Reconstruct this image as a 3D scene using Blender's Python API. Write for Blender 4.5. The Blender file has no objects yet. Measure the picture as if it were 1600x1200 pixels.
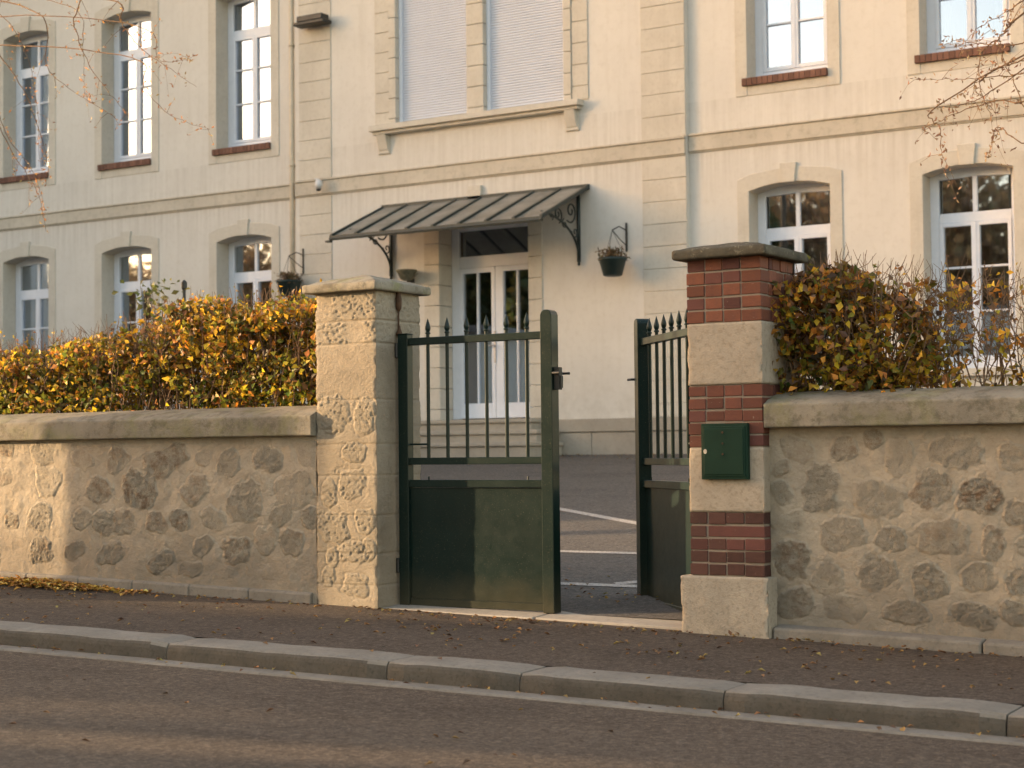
import bpy, math, random
import numpy as np
from mathutils import Vector, Matrix, Euler
R = math.radians
random.seed(7); RNG = np.random.default_rng(11)
sc = bpy.context.scene
COL = sc.collection

# ------------------------------------------------------------------ camera
cam_d = bpy.data.cameras.new('camera'); cam = bpy.data.objects.new('camera', cam_d); COL.objects.link(cam)
F_PX, YAW, PITCH, ROLL = 2700.0, R(32), math.atan(107/2700), 0.010
fw = Vector((-math.sin(YAW)*math.cos(PITCH), math.cos(YAW)*math.cos(PITCH), math.sin(PITCH)))
r0 = Vector((math.cos(YAW), math.sin(YAW), 0)); u0 = r0.cross(fw)
rt = r0*math.cos(ROLL) - u0*math.sin(ROLL); up = rt.cross(fw)
m = Matrix((rt, up, -fw)).transposed().to_4x4(); m.translation = Vector((0, 0, 0.93)); cam.matrix_world = m
cam_d.sensor_width = 36; cam_d.lens = 36*F_PX/1600; cam_d.clip_start = .05; cam_d.clip_end = 900
cam_d.dof.use_dof = True; cam_d.dof.focus_distance = 9.9; cam_d.dof.aperture_fstop = 3.6
sc.camera = cam

# ------------------------------------------------------------------ sky, sun, exposure
SUN_EL, SUN_AZ = R(9), R(20)          # sun low on the left, 20 degrees off the line of the street wall
w = bpy.data.worlds.new('World'); sc.world = w; w.use_nodes = True
nt = w.node_tree; nt.nodes.clear()
sky = nt.nodes.new('ShaderNodeTexSky'); sky.sky_type = 'NISHITA'; sky.sun_disc = False
sky.sun_elevation = SUN_EL; sky.sun_rotation = R(250); sky.air_density = 1.0; sky.dust_density = 2.0; sky.ozone_density = 1.0
mx = nt.nodes.new('ShaderNodeMix'); mx.data_type = 'RGBA'; mx.blend_type = 'MULTIPLY'; mx.inputs[0].default_value = 1
mx.inputs[7].default_value = (1.27, 1.0, .81, 1)
bg = nt.nodes.new('ShaderNodeBackground'); bg.inputs[1].default_value = 0.15
out = nt.nodes.new('ShaderNodeOutputWorld')
nt.links.new(sky.outputs[0], mx.inputs[6]); nt.links.new(mx.outputs[2], bg.inputs[0]); nt.links.new(bg.outputs[0], out.inputs[0])
sd = bpy.data.lights.new('sun', 'SUN'); sd.energy = 2.0; sd.angle = R(.6); sd.color = (1, .70, .40)
sun = bpy.data.objects.new('sun', sd); COL.objects.link(sun)
sdir = Vector((math.cos(SUN_EL)*math.cos(SUN_AZ), math.cos(SUN_EL)*math.sin(SUN_AZ), -math.sin(SUN_EL)))
sun.rotation_euler = sdir.to_track_quat('-Z', 'Y').to_euler()
vs = sc.view_settings; vs.view_transform = 'Standard'; vs.look = 'None'; vs.exposure = 2.38; vs.gamma = 1
sc.cycles.max_bounces = 6; sc.cycles.transparent_max_bounces = 12

# ------------------------------------------------------------------ noise
def _h(i, j, k, s):
    n = (i*374761393 + j*668265263 + k*2147483647 + s*974711) & 0x7fffffff
    n = ((n ^ (n >> 13))*1274126177) & 0x7fffffff
    return ((n ^ (n >> 16)) & 0xffff)/65535.0
def vn(x, y, z, s=0):
    x = np.asarray(x, float); y = np.asarray(y, float)+0*x; z = np.asarray(z, float)+0*x
    xi, yi, zi = [np.floor(q).astype(np.int64) for q in (x, y, z)]
    fx, fy, fz = x-xi, y-yi, z-zi
    fx, fy, fz = [q*q*(3-2*q) for q in (fx, fy, fz)]
    r = 0
    for a in (0, 1):
        for b in (0, 1):
            for c in (0, 1):
                r = r + _h(xi+a, yi+b, zi+c, s)*(fx if a else 1-fx)*(fy if b else 1-fy)*(fz if c else 1-fz)
    return r
def fbm(x, y, z, o=4, s=0):
    r = 0; a = .5; t = 0
    for i in range(o):
        r = r + a*vn(np.asarray(x)*2**i, np.asarray(y)*2**i, np.asarray(z)*2**i, s+i*17); t += a; a *= .55
    return r/t
def sst(a, b, x):
    t = np.clip((x-a)/(b-a), 0, 1); return t*t*(3-2*t)

# ------------------------------------------------------------------ materials
def ramp(nt, fac, stops):
    n = nt.nodes.new('ShaderNodeValToRGB'); e = n.color_ramp.elements
    while len(e) < len(stops): e.new(.5)
    for i, (p, c) in enumerate(stops):
        e[i].position = p; e[i].color = (c, c, c, 1) if isinstance(c, (int, float)) else (*c, 1)
    nt.links.new(fac, n.inputs[0]); return n.outputs[0]
class NT:
    def __init__(s, name):
        s.m = bpy.data.materials.new(name); s.m.use_nodes = True; s.t = s.m.node_tree; s.b = s.t.nodes['Principled BSDF']
        s.geo = s.t.nodes.new('ShaderNodeTexCoord')
    def pos(s, scale=(1, 1, 1)):
        mp = s.t.nodes.new('ShaderNodeMapping'); mp.inputs['Scale'].default_value = scale
        s.t.links.new(s.geo.outputs['Object'], mp.inputs[0]); return mp.outputs[0]
    def noise(s, sc_, det=4, ro=.6, scale=(1, 1, 1), dist=0):
        n = s.t.nodes.new('ShaderNodeTexNoise'); n.inputs['Scale'].default_value = sc_; n.inputs['Detail'].default_value = det
        n.inputs['Roughness'].default_value = ro; n.inputs['Distortion'].default_value = dist
        s.t.links.new(s.pos(scale), n.inputs['Vector']); return n.outputs['Fac']
    def voro(s, sc_, feat='F1'):
        n = s.t.nodes.new('ShaderNodeTexVoronoi'); n.inputs['Scale'].default_value = sc_; n.feature = feat
        s.t.links.new(s.pos(), n.inputs['Vector']); return n.outputs['Distance']
    def mix(s, f, a, b, mode='MIX'):
        n = s.t.nodes.new('ShaderNodeMix'); n.data_type = 'RGBA'; n.blend_type = mode
        for i, v in ((0, f), (6, a), (7, b)):
            if isinstance(v, (int, float)): n.inputs[i].default_value = v if i == 0 else (v, v, v, 1)
            elif isinstance(v, tuple): n.inputs[i].default_value = (*v, 1)
            else: s.t.links.new(v, n.inputs[i])
        return n.outputs[2]
    def attr(s, nm, o='Color'):
        n = s.t.nodes.new('ShaderNodeAttribute'); n.attribute_name = nm; return n.outputs[o]
    def math(s, op, a, b=0.0):
        n = s.t.nodes.new('ShaderNodeMath'); n.operation = op
        for i, v in enumerate((a, b)):
            if isinstance(v, (int, float)): n.inputs[i].default_value = v
            else: s.t.links.new(v, n.inputs[i])
        return n.outputs[0]
    def bump(s, h, st=.3, d=.01):
        n = s.t.nodes.new('ShaderNodeBump'); n.inputs['Strength'].default_value = st; n.inputs['Distance'].default_value = d
        s.t.links.new(h, n.inputs['Height']); s.t.links.new(n.outputs[0], s.b.inputs['Normal'])
    def fin(s, col, rough=.85, spec=.3, metal=0):
        if isinstance(col, tuple): s.b.inputs['Base Color'].default_value = (*col, 1)
        else: s.t.links.new(col, s.b.inputs['Base Color'])
        if isinstance(rough, (int, float)): s.b.inputs['Roughness'].default_value = rough
        else: s.t.links.new(rough, s.b.inputs['Roughness'])
        s.b.inputs['Specular IOR Level'].default_value = spec; s.b.inputs['Metallic'].default_value = metal
        return s.m
M = {}
def stonemat(name, c1, c2, c3, sc_=3.0, bsc=60, bst=.35, grime=.5, streak=False):
    n = NT(name)
    a = n.noise(sc_, 5, .62); b = n.noise(sc_*9, 4, .65)
    c = n.mix(ramp(n.t, a, [(.32, 0.), (.68, 1.)]), c1, c2)
    c = n.mix(ramp(n.t, b, [(.50, 0.), (.78, grime)]), c, c3)
    if streak:
        st = n.noise(1.0, 4, .6, scale=(9, 9, .7))
        c = n.mix(ramp(n.t, st, [(.52, 0.), (.80, .4)]), c, c3)
    h = n.mix(.5, n.noise(bsc, 4, .7), n.noise(bsc*.25, 3, .6))
    n.bump(h, bst, .01); M[name] = n.fin(c, .88, .25); return n
stonemat('plaster', (.585, .56, .515), (.635, .61, .56), (.50, .465, .405), 1.3, 45, .15, .45, True)
n = stonemat('facade_plaster', (.585, .56, .515), (.635, .61, .56), (.50, .465, .405), 1.3, 45, .15, .45, True)
def _stains(n):
    t = n.t; src = n.b.inputs['Base Color'].links[0].from_socket
    sx = t.nodes.new('ShaderNodeSeparateXYZ'); t.links.new(n.geo.outputs['Object'], sx.inputs[0]); z = sx.outputs[2]
    def band(a, b_):
        q = t.nodes.new('ShaderNodeMapRange'); q.inputs[1].default_value = a; q.inputs[2].default_value = b_; t.links.new(z, q.inputs[0]); return q.outputs[0]
    run = n.noise(1.0, 5, .65, scale=(14, 14, .5)); soft = n.noise(2.5, 5, .7)
    f1 = n.math('MULTIPLY', band(3.15, 3.80), n.math('LESS_THAN', z, 3.84))
    f2 = n.math('MULTIPLY', band(4.05, 4.45), n.math('LESS_THAN', z, 4.51)); f3 = n.math('MULTIPLY', band(4.5, 4.08), n.math('GREATER_THAN', z, 4.06))
    f4 = band(1.25, .45)
    f = n.math('MAXIMUM', n.math('MAXIMUM', f1, n.math('MULTIPLY', f2, .7)), n.math('MULTIPLY', f3, .8))
    f = n.math('MULTIPLY', f, ramp(t, run, [(.42, .08), (.66, 1.)])); g = n.math('MULTIPLY', f4, ramp(t, soft, [(.40, .1), (.62, 1.)]))
    c = n.mix(n.math('MULTIPLY', n.math('MAXIMUM', f, g), .34), src, (.30, .265, .215))
    t.links.new(c, n.b.inputs['Base Color'])
_stains(n)
stonemat('facade_stone', (.50, .465, .40), (.575, .54, .47), (.40, .36, .30), 2.2, 50, .2, .5, True)
stonemat('string_stone', (.46, .42, .35), (.54, .495, .415), (.30, .265, .21), 1.6, 50, .25, .6, True)
stonemat('plinth_stone', (.30, .27, .225), (.38, .34, .28), (.26, .23, .19), 2.0, 40, .3, .6)
stonemat('pillar_stone', (.345, .29, .22), (.42, .355, .275), (.20, .165, .12), 4.5, 80, .6, .75)
stonemat('base_stone', (.32, .275, .215), (.42, .36, .28), (.18, .155, .12), 5.0, 90, .7, .8)
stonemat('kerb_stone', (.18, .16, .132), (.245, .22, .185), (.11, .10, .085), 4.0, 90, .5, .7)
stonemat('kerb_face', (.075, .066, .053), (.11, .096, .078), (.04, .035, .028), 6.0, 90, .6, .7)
stonemat('concrete_slab', (.30, .265, .22), (.38, .34, .285), (.21, .185, .155), 3.0, 120, .35, .6)
def coping_mat(name, moss):
    n = NT(name)
    c = n.mix(ramp(n.t, n.noise(2.5, 5, .65), [(.35, 0.), (.65, 1.)]), (.195, .172, .135), (.28, .25, .195))
    c = n.mix(ramp(n.t, n.noise(9, 6, .78), [(.48, 0.), (.60, .75)]), c, (.125, .11, .08))
    g = n.noise(3.2, 5, .7, dist=.4)
    c = n.mix(ramp(n.t, g, [(.50, 0.), (.66, moss)]), c, (.19, .19, .07))
    h = n.mix(.5, n.noise(70, 4, .75), n.noise(16, 4, .7)); n.bump(h, .8, .012)
    M[name] = n.fin(c, .92, .2)
coping_mat('coping_concrete', .45); coping_mat('cap_concrete', .8)
def dark_cap():
    n = NT('dark_cap')
    c = n.mix(ramp(n.t, n.noise(5, 5, .7), [(.35, 0.), (.65, 1.)]), (.06, .052, .04), (.12, .105, .075))
    c = n.mix(ramp(n.t, n.noise(30, 4, .7), [(.58, 0.), (.68, .6)]), c, (.26, .24, .17))
    n.bump(n.noise(60, 5, .75), .8, .012); M['dark_cap'] = n.fin(c, .92, .2)
dark_cap()
def rubble(name='rubble', k=1.0):
    n = NT(name)
    m_ = n.attr('stone', 'Fac'); gm = n.attr('grime', 'Fac')
    mort = n.mix(ramp(n.t, n.noise(3, 6, .65), [(.35, 0.), (.65, 1.)]), (.36, .305, .23), (.48, .41, .315))
    mort = n.mix(ramp(n.t, n.noise(20, 5, .75), [(.50, 0.), (.70, .5)]), mort, (.27, .225, .165))
    st = n.mix(ramp(n.t, n.noise(9, 4, .65), [(.4, 0.), (.6, 1.)]), (.42, .37, .285), (.53, .47, .37))
    st = n.mix(n.math('MULTIPLY', ramp(n.t, n.noise(13, 5, .75), [(.46, 0.), (.60, 1.)]), n.attr('rust', 'Fac')), st, (.25, .15, .08))
    st = n.mix(ramp(n.t, n.noise(58, 6, .85, dist=1.8), [(.535, 0.), (.60, .75)]), st, (.18, .14, .10))
    st = n.mix(ramp(n.t, n.noise(66, 5, .85, dist=1.2), [(.57, 0.), (.63, .7)]), st, (.62, .56, .46))
    c = n.mix(n.math('MULTIPLY', m_, .78), mort, st)
    c = n.mix(gm, c, n.mix(n.noise(12, 4, .7), (.19, .165, .13), (.29, .25, .20)))
    h1 = n.noise(60, 5, .8); h2 = n.noise(44, 6, .88, dist=1.2)
    if k != 1: c = n.mix(1.0, c, (k, k*.99, k*.97), 'MULTIPLY')
    hh = n.mix(m_, n.math('MULTIPLY', h1, .45), h2)
    n.bump(hh, 1.0, .03); M[name] = n.fin(c, .92, .2)
rubble(); rubble('hewn_stone_shaded', .80)  # darker copy for the pillar; its half-shade is put into the colour
def brickm():
    n = NT('brick')
    t = n.attr('tint'); c = n.mix(ramp(n.t, n.noise(25, 4, .7), [(.4, 0.), (.75, .6)]), t, (.10, .045, .035))
    c = n.mix(ramp(n.t, n.noise(60, 4, .7), [(.66, 0.), (.72, .5)]), c, (.42, .35, .28))
    n.bump(n.noise(110, 4, .7), .5, .006); M['brick'] = n.fin(c, .8, .3)
    n = NT('mortar'); c = n.mix(n.noise(40, 4, .7), (.21, .175, .135), (.32, .265, .21)); n.bump(n.noise(120, 3, .7), .6, .006); M['mortar'] = n.fin(c, .95, .2)
    n = NT('brick_sill'); t = n.attr('tint'); M['brick_sill'] = n.fin(n.mix(ramp(n.t, n.noise(18, 3, .6), [(.4, 0.), (.8, .5)]), t, (.13, .07, .05)), .8, .3)
brickm()
def asphalt(name, a, b, fine=1.):
    n = NT(name)
    c = n.mix(ramp(n.t, n.noise(.9, 5, .6), [(.3, 0.), (.7, 1.)]), a, b)
    sp = n.noise(75, 4, .85)
    c = n.mix(ramp(n.t, sp, [(.54, 0.), (.68, .8)]), c, tuple(min(1, q*2.3) for q in b))
    c = n.mix(ramp(n.t, n.noise(110, 3, .8), [(.33, .85), (.46, 0.)]), c, tuple(q*.3 for q in a))
    c = n.mix(ramp(n.t, n.noise(2.2, 5, .7, scale=(.35, 1, 1)), [(.50, 0.), (.66, .5)]), c, tuple(q*.55 for q in a))
    c = n.mix(ramp(n.t, n.noise(14, 5, .75), [(.48, 0.), (.70, .4)]), c, tuple(q*1.6 for q in b))
    c = n.mix(ramp(n.t, n.noise(34, 5, .85), [(.50, 0.), (.64, .8)]), c, tuple(min(1, q*2.0) for q in b))
    c = n.mix(ramp(n.t, n.noise(27, 5, .85, dist=.5), [(.36, .8), (.48, 0.)]), c, tuple(q*.4 for q in a))
    n.bump(n.mix(.5, sp, n.noise(34, 4, .8)), 1.0*fine, .02); M[name] = n.fin(c, .9, .25)
asphalt('road_asphalt', (.086, .064, .047), (.115, .087, .064))
asphalt('pavement_asphalt', (.069, .053, .041), (.095, .073, .056))
asphalt('yard_asphalt', (.085, .075, .066), (.11, .097, .085), .6)
def simple(name, c, rough=.5, spec=.5, metal=0, var=.15, sc_=8, bst=.05):
    n = NT(name); d = tuple(q*(1-var*2) for q in c)
    cc = n.mix(ramp(n.t, n.noise(sc_, 5, .65), [(.3, 0.), (.7, 1.)]), c, d)
    rr = n.math('ADD', n.math('MULTIPLY', n.noise(sc_*3, 3, .6), .25), rough-.12)
    n.bump(n.noise(sc_*8, 3, .6), bst, .004); M[name] = n.fin(cc, rr, spec, metal)
simple('white_frame', (.72, .76, .84), .4, .4, 0, .04)
simple('shutter_white', (.62, .65, .72), .45, .4, 0, .04, 2)
simple('dark_iron', (.018, .030, .028), .45, .5, 0, .2)
simple('black_iron', (.02, .02, .018), .5, .5, 0, .2)
simple('rusty_iron', (.10, .055, .03), .8, .3, 0, .3, 30)
simple('cream_pipe', (.58, .50, .38), .5, .4, 0, .1)
simple('pot_green', (.022, .042, .042), .5, .4, 0, .2)
simple('curtain', (.36, .34, .30), .9, .1, 0, .1)
simple('room', (.40, .33, .25), .9, .1, 0, .1, 1)
simple('door_metal', (.5, .5, .52), .35, .5, 1, .05)
simple('bark', (.16, .12, .085), .9, .2, 0, .35, 20, .5)
simple('twig', (.24, .15, .09), .8, .2, 0, .3, 20)
simple('roof_tile', (.20, .11, .075), .8, .3, 0, .2, 3)
simple('roof_zinc', (.22, .23, .24), .5, .4, 0, .1, 2)
simple('white_lens', (.6, .6, .6), .3, .5, 0, .05)
simple('grey_stone_bowl', (.20, .20, .15), .9, .2, 0, .25, 20, .3)
simple('earth', (.085, .062, .045), .95, .1, 0, .3, 4, .5)
def green_paint():
    n = NT('green_paint')
    c = n.mix(ramp(n.t, n.noise(3, 5, .6), [(.3, 0.), (.7, 1.)]), (.004, .013, .011), (.006, .018, .015))
    c = n.mix(ramp(n.t, n.noise(9, 6, .72, scale=(1, 1, .5)), [(.58, 0.), (.82, .15)]), c, (.03, .032, .024))
    c = n.mix(ramp(n.t, n.noise(140, 3, .7), [(.62, 0.), (.72, .5)]), c, (.17, .15, .10))
    sx = n.t.nodes.new('ShaderNodeSeparateXYZ'); n.t.links.new(n.geo.outputs['Object'], sx.inputs[0])
    du = n.math('SUBTRACT', n.math('ADD', .42, n.math('MULTIPLY', n.noise(4, 5, .7), .5)), n.math('MULTIPLY', sx.outputs[2], 1.6))
    c = n.mix(ramp(n.t, du, [(.30, 0.), (.75, .6)]), c, (.075, .062, .036))
    rr = n.math('ADD', n.math('MULTIPLY', n.noise(12, 4, .7), .25), .2)
    n.bump(n.noise(35, 4, .6), .1, .004); M['green_paint'] = n.fin(c, rr, .24)
green_paint()
def box_green():
    n = NT('mailbox_paint')
    c = n.mix(ramp(n.t, n.noise(6, 5, .6), [(.3, 0.), (.7, 1.)]), (.006, .026, .016), (.010, .036, .022))
    c = n.mix(ramp(n.t, n.noise(60, 4, .7), [(.70, 0.), (.76, .4)]), c, (.10, .08, .04))
    n.bump(n.noise(60, 4, .6), .15, .003); M['mailbox_paint'] = n.fin(c, .5, .15)
box_green()
def paintline():
    n = NT('road_paint')
    c = n.mix(ramp(n.t, n.noise(60, 5, .75), [(.42, 0.), (.60, 1.)]), (.50, .46, .41), (.20, .175, .155)); M['road_paint'] = n.fin(c, .8, .3)
paintline()
def glassm(name, refl, tint, rough=0.0):
    mt = bpy.data.materials.new(name); mt.use_nodes = True; t = mt.node_tree; t.nodes.clear()
    o = t.nodes.new('ShaderNodeOutputMaterial'); mixs = t.nodes.new('ShaderNodeMixShader')
    tr = t.nodes.new('ShaderNodeBsdfTransparent'); tr.inputs[0].default_value = (*tint, 1)
    gl = t.nodes.new('ShaderNodeBsdfGlossy'); gl.inputs['Roughness'].default_value = rough; gl.inputs[0].default_value = (.74, .84, 1, 1)
    fr = t.nodes.new('ShaderNodeLayerWeight'); fr.inputs[0].default_value = .25
    ma = t.nodes.new('ShaderNodeMath'); ma.operation = 'MULTIPLY_ADD'; ma.inputs[1].default_value = .8; ma.inputs[2].default_value = refl
    nz = t.nodes.new('ShaderNodeTexNoise'); nz.inputs['Scale'].default_value = 1.6
    bp = t.nodes.new('ShaderNodeBump'); bp.inputs['Strength'].default_value = .05; bp.inputs['Distance'].default_value = .02
    tc = t.nodes.new('ShaderNodeTexCoord'); t.links.new(tc.outputs['Object'], nz.inputs['Vector']); t.links.new(nz.outputs[0], bp.inputs['Height'])
    t.links.new(bp.outputs[0], gl.inputs['Normal'])
    t.links.new(fr.outputs['Fresnel'], ma.inputs[0]); t.links.new(ma.outputs[0], mixs.inputs[0])
    t.links.new(tr.outputs[0], mixs.inputs[1]); t.links.new(gl.outputs[0], mixs.inputs[2]); t.links.new(mixs.outputs[0], o.inputs[0])
    M[name] = mt
glassm('window_glass', .36, (.72, .73, .70), .02)
def canopy_glass():
    n = NT('canopy_glass')
    c = n.mix(ramp(n.t, n.noise(3, 5, .7), [(.35, 0.), (.65, 1.)]), (.30, .285, .25), (.17, .16, .135))
    n.fin(c, .4, .5); n.b.inputs['Alpha'].default_value = .82; M['canopy_glass'] = n.m
canopy_glass()
def leafm(name, tr=.45, rough=.5):
    n = NT(name); c = n.attr('tint'); n.fin(c, rough, .35)
    t = n.t; o = [q for q in t.nodes if q.type == 'OUTPUT_MATERIAL'][0]
    tl = t.nodes.new('ShaderNodeBsdfTranslucent'); ms = t.nodes.new('ShaderNodeMixShader'); ms.inputs[0].default_value = tr
    t.links.new(c, tl.inputs[0]); t.links.new(n.b.outputs[0], ms.inputs[1]); t.links.new(tl.outputs[0], ms.inputs[2]); t.links.new(ms.outputs[0], o.inputs[0])
    M[name] = n.m
leafm('leaf'); leafm('litter', .15, .7)

# ------------------------------------------------------------------ objects
def props(o, label=None, cat=None, group=None, kind=None):
    if label: o['label'] = label
    if cat: o['category'] = cat
    if group: o['group'] = group
    if kind: o['kind'] = kind
    return o
def empty(name, loc, label, cat, group=None):
    o = bpy.data.objects.new(name, None); COL.objects.link(o); o.location = loc; o.empty_display_size = .2
    return props(o, label, cat, group)
class MB:
    def __init__(s): s.v = []; s.f = []; s.c = []; s.cur = (1, 1, 1)
    def add(s, vs_, fs):
        n = len(s.v); s.v += [tuple(q) for q in vs_]; s.f += [tuple(i+n for i in f) for f in fs]; s.c += [s.cur]*len(vs_)
    def box(s, x0, x1, y0, y1, z0, z1):
        s.add([(x0, y0, z0), (x1, y0, z0), (x1, y1, z0), (x0, y1, z0), (x0, y0, z1), (x1, y0, z1), (x1, y1, z1), (x0, y1, z1)],
              [(0, 3, 2, 1), (4, 5, 6, 7), (0, 1, 5, 4), (1, 2, 6, 5), (2, 3, 7, 6), (3, 0, 4, 7)])
    def hexa(s, p):
        s.add(p, [(0, 3, 2, 1), (4, 5, 6, 7), (0, 1, 5, 4), (1, 2, 6, 5), (2, 3, 7, 6), (3, 0, 4, 7)])
    def tube(s, pts, r, n=8, cap=True):
        pts = [Vector(p) for p in pts]; k = len(pts); rs = r if isinstance(r, (list, tuple)) else [r]*k
        vs_ = []; a = None
        for i, p in enumerate(pts):
            d = (pts[min(i+1, k-1)]-pts[max(i-1, 0)]).normalized()
            if a is None: a = d.orthogonal().normalized()
            a = (a-d*a.dot(d)); a = a.normalized() if a.length > 1e-6 else d.orthogonal().normalized()
            b = d.cross(a)
            for j in range(n):
                t = 2*math.pi*j/n; vs_.append(p+(a*math.cos(t)+b*math.sin(t))*rs[i])
        fs = [(i*n+j, i*n+(j+1) % n, (i+1)*n+(j+1) % n, (i+1)*n+j) for i in range(k-1) for j in range(n)]
        if cap: fs += [tuple(range(n))[::-1], tuple((k-1)*n+j for j in range(n))]
        s.add(vs_, fs)
    def lathe(s, c, prof, n=16):
        vs_ = []; fs = []
        for r, z in prof:
            for j in range(n):
                t = 2*math.pi*j/n; vs_.append((c[0]+r*math.cos(t), c[1]+r*math.sin(t), c[2]+z))
        k = len(prof)
        fs = [(i*n+j, i*n+(j+1) % n, (i+1)*n+(j+1) % n, (i+1)*n+j) for i in range(k-1) for j in range(n)]
        fs += [tuple(range(n))[::-1], tuple((k-1)*n+j for j in range(n))]
        s.add(vs_, fs)
    def slab2d(s, polys, y0, y1):
        """polygons of (x,z) sharing points, extruded from y0 to y1 as one closed piece"""
        idx = {}; pts = []; F = []
        for p in polys:
            f = []
            for q in p:
                k = (round(q[0], 5), round(q[1], 5))
                if k not in idx: idx[k] = len(pts); pts.append(k)
                f.append(idx[k])
            F.append(f)
        n = len(pts); vs_ = [(x, y0, z) for x, z in pts]+[(x, y1, z) for x, z in pts]; fs = []
        ed = {}
        for f in F:
            fs.append(tuple(f)); fs.append(tuple(i+n for i in f[::-1]))
            for a, b in zip(f, f[1:]+f[:1]): ed[(a, b)] = 1
        for (a, b) in ed:
            if (b, a) not in ed: fs.append((b, a, a+n, b+n))
        s.add(vs_, fs)
    def build(s, name, mat, parent=None, org=None, bevel=0, smooth=False, seg=1, tint=False):
        org = Vector(org if org is not None else (worldloc(parent) if parent else (0, 0, 0)))
        me = bpy.data.meshes.new(name); me.from_pydata([Vector(q)-org for q in s.v], [], s.f); me.update()
        if tint:
            a = me.color_attributes.new('tint', 'FLOAT_COLOR', 'POINT')
            a.data.foreach_set('color', np.array([(*q, 1) for q in s.c], float).ravel())
        me.materials.append(M[mat]); o = bpy.data.objects.new(name, me); COL.objects.link(o)
        if parent: o.parent = parent; o.location = org-worldloc(parent)
        else: o.location = org
        if bevel:
            b = o.modifiers.new('bevel', 'BEVEL'); b.width = bevel; b.segments = seg; b.limit_method = 'ANGLE'; b.angle_limit = R(35)
        if smooth: me.polygons.foreach_set('use_smooth', [True]*len(me.polygons))
        return o
def worldloc(o):
    v = Vector((0, 0, 0))
    while o: v = v+o.location; o = o.parent
    return v
def arrmesh(name, V, Fq, mat, parent=None, org=(0, 0, 0), tint=None, attrs=None, smooth=False):
    """V (n,3) array, Fq list of int arrays (m,k)"""
    V = np.asarray(V, float)-np.array(org); me = bpy.data.meshes.new(name)
    me.vertices.add(len(V)); me.vertices.foreach_set('co', V.ravel())
    loops = np.concatenate([f.ravel() for f in Fq]); tot = np.concatenate([np.full(len(f), f.shape[1]) for f in Fq])
    me.loops.add(len(loops)); me.loops.foreach_set('vertex_index', loops.astype(np.int32))
    me.polygons.add(len(tot)); st = np.concatenate([[0], np.cumsum(tot)[:-1]])
    me.polygons.foreach_set('loop_start', st.astype(np.int32)); me.polygons.foreach_set('loop_total', tot.astype(np.int32))
    me.update(calc_edges=True); me.validate()
    if tint is not None:
        a = me.color_attributes.new('tint', 'FLOAT_COLOR', 'POINT'); a.data.foreach_set('color', np.concatenate([tint, np.ones((len(tint), 1))], 1).ravel())
    for k, val in (attrs or {}).items():
        a = me.attributes.new(k, 'FLOAT', 'POINT'); a.data.foreach_set('value', np.asarray(val, float).ravel())
    if smooth: me.polygons.foreach_set('use_smooth', [True]*len(me.polygons))
    me.materials.append(M[mat]); o = bpy.data.objects.new(name, me); COL.objects.link(o)
    if parent: o.parent = parent; o.location = Vector(org)-worldloc(parent)
    else: o.location = org
    return o
def gridfaces(nu, nv):
    i = np.arange(nu*nv).reshape(nv, nu); return np.stack([i[:-1, :-1], i[:-1, 1:], i[1:, 1:], i[1:, :-1]], -1).reshape(-1, 4)

# ================================================================== THE GROUND
zw = lambda x: -.0205*(x+5.6)                       # street level along the foot of the wall
yk = lambda x: 6.72+.046*(x+4.8)                    # front edge of the kerb
def sheet(name, xs, yfun, zfun, mat, nv=2, rough=0):
    """rows from yfun(x,0) to yfun(x,1)"""
    X, T = np.meshgrid(xs, np.linspace(0, 1, nv)); Y = yfun(X, T); Z = zfun(X, Y)
    if rough: Z = Z+rough*(fbm(X*2, Y*2, 0*X, 3)-.5)
    o = arrmesh(name, np.stack([X, Y, Z], -1).reshape(-1, 3), [gridfaces(len(xs), nv)], mat, smooth=True)
    return props(o, kind='structure')
g = MB(); g.add([(-300, -300, 5.3), (300, -300, -7), (300, 300, -7), (-300, 300, 5.3)], [(0, 1, 2, 3)])
g.v = [(x, y, zw(x)-.5) for x, y, z in g.v]; props(g.build('ground', 'earth'), kind='structure')
xs = np.concatenate([np.arange(-70, -12, 2.), np.arange(-12, 0, .12), np.arange(0, 30, 2.)])
ROADZ = lambda x, y: zw(x)-.145
sheet('road', xs, lambda x, t: -1.5+(yk(x)-.005+1.5)*t, lambda x, y: ROADZ(x, y)+.06*sst(6.4, 2, y), 'road_asphalt', 60, .006)
sheet('far_pavement', np.arange(-70, 30, 2.), lambda x, t: -1.5-2.0*t[::-1], lambda x, y: zw(x)+.0, 'pavement_asphalt', 3)
sheet('pavement', xs, lambda x, t: yk(x)+.255+(8.62-yk(x)-.255)*t, lambda x, y: zw(x)-.045+.036*np.clip((y-7)/1.4, 0, 1.1), 'pavement_asphalt', 16, .008)
YZ = lambda y: .079*(y-8.6)
sheet('schoolyard', np.arange(-30, 8, .5), lambda x, t: 8.6+13*t, lambda x, y: YZ(y)+0*x, 'yard_asphalt', 30, 0)
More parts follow.
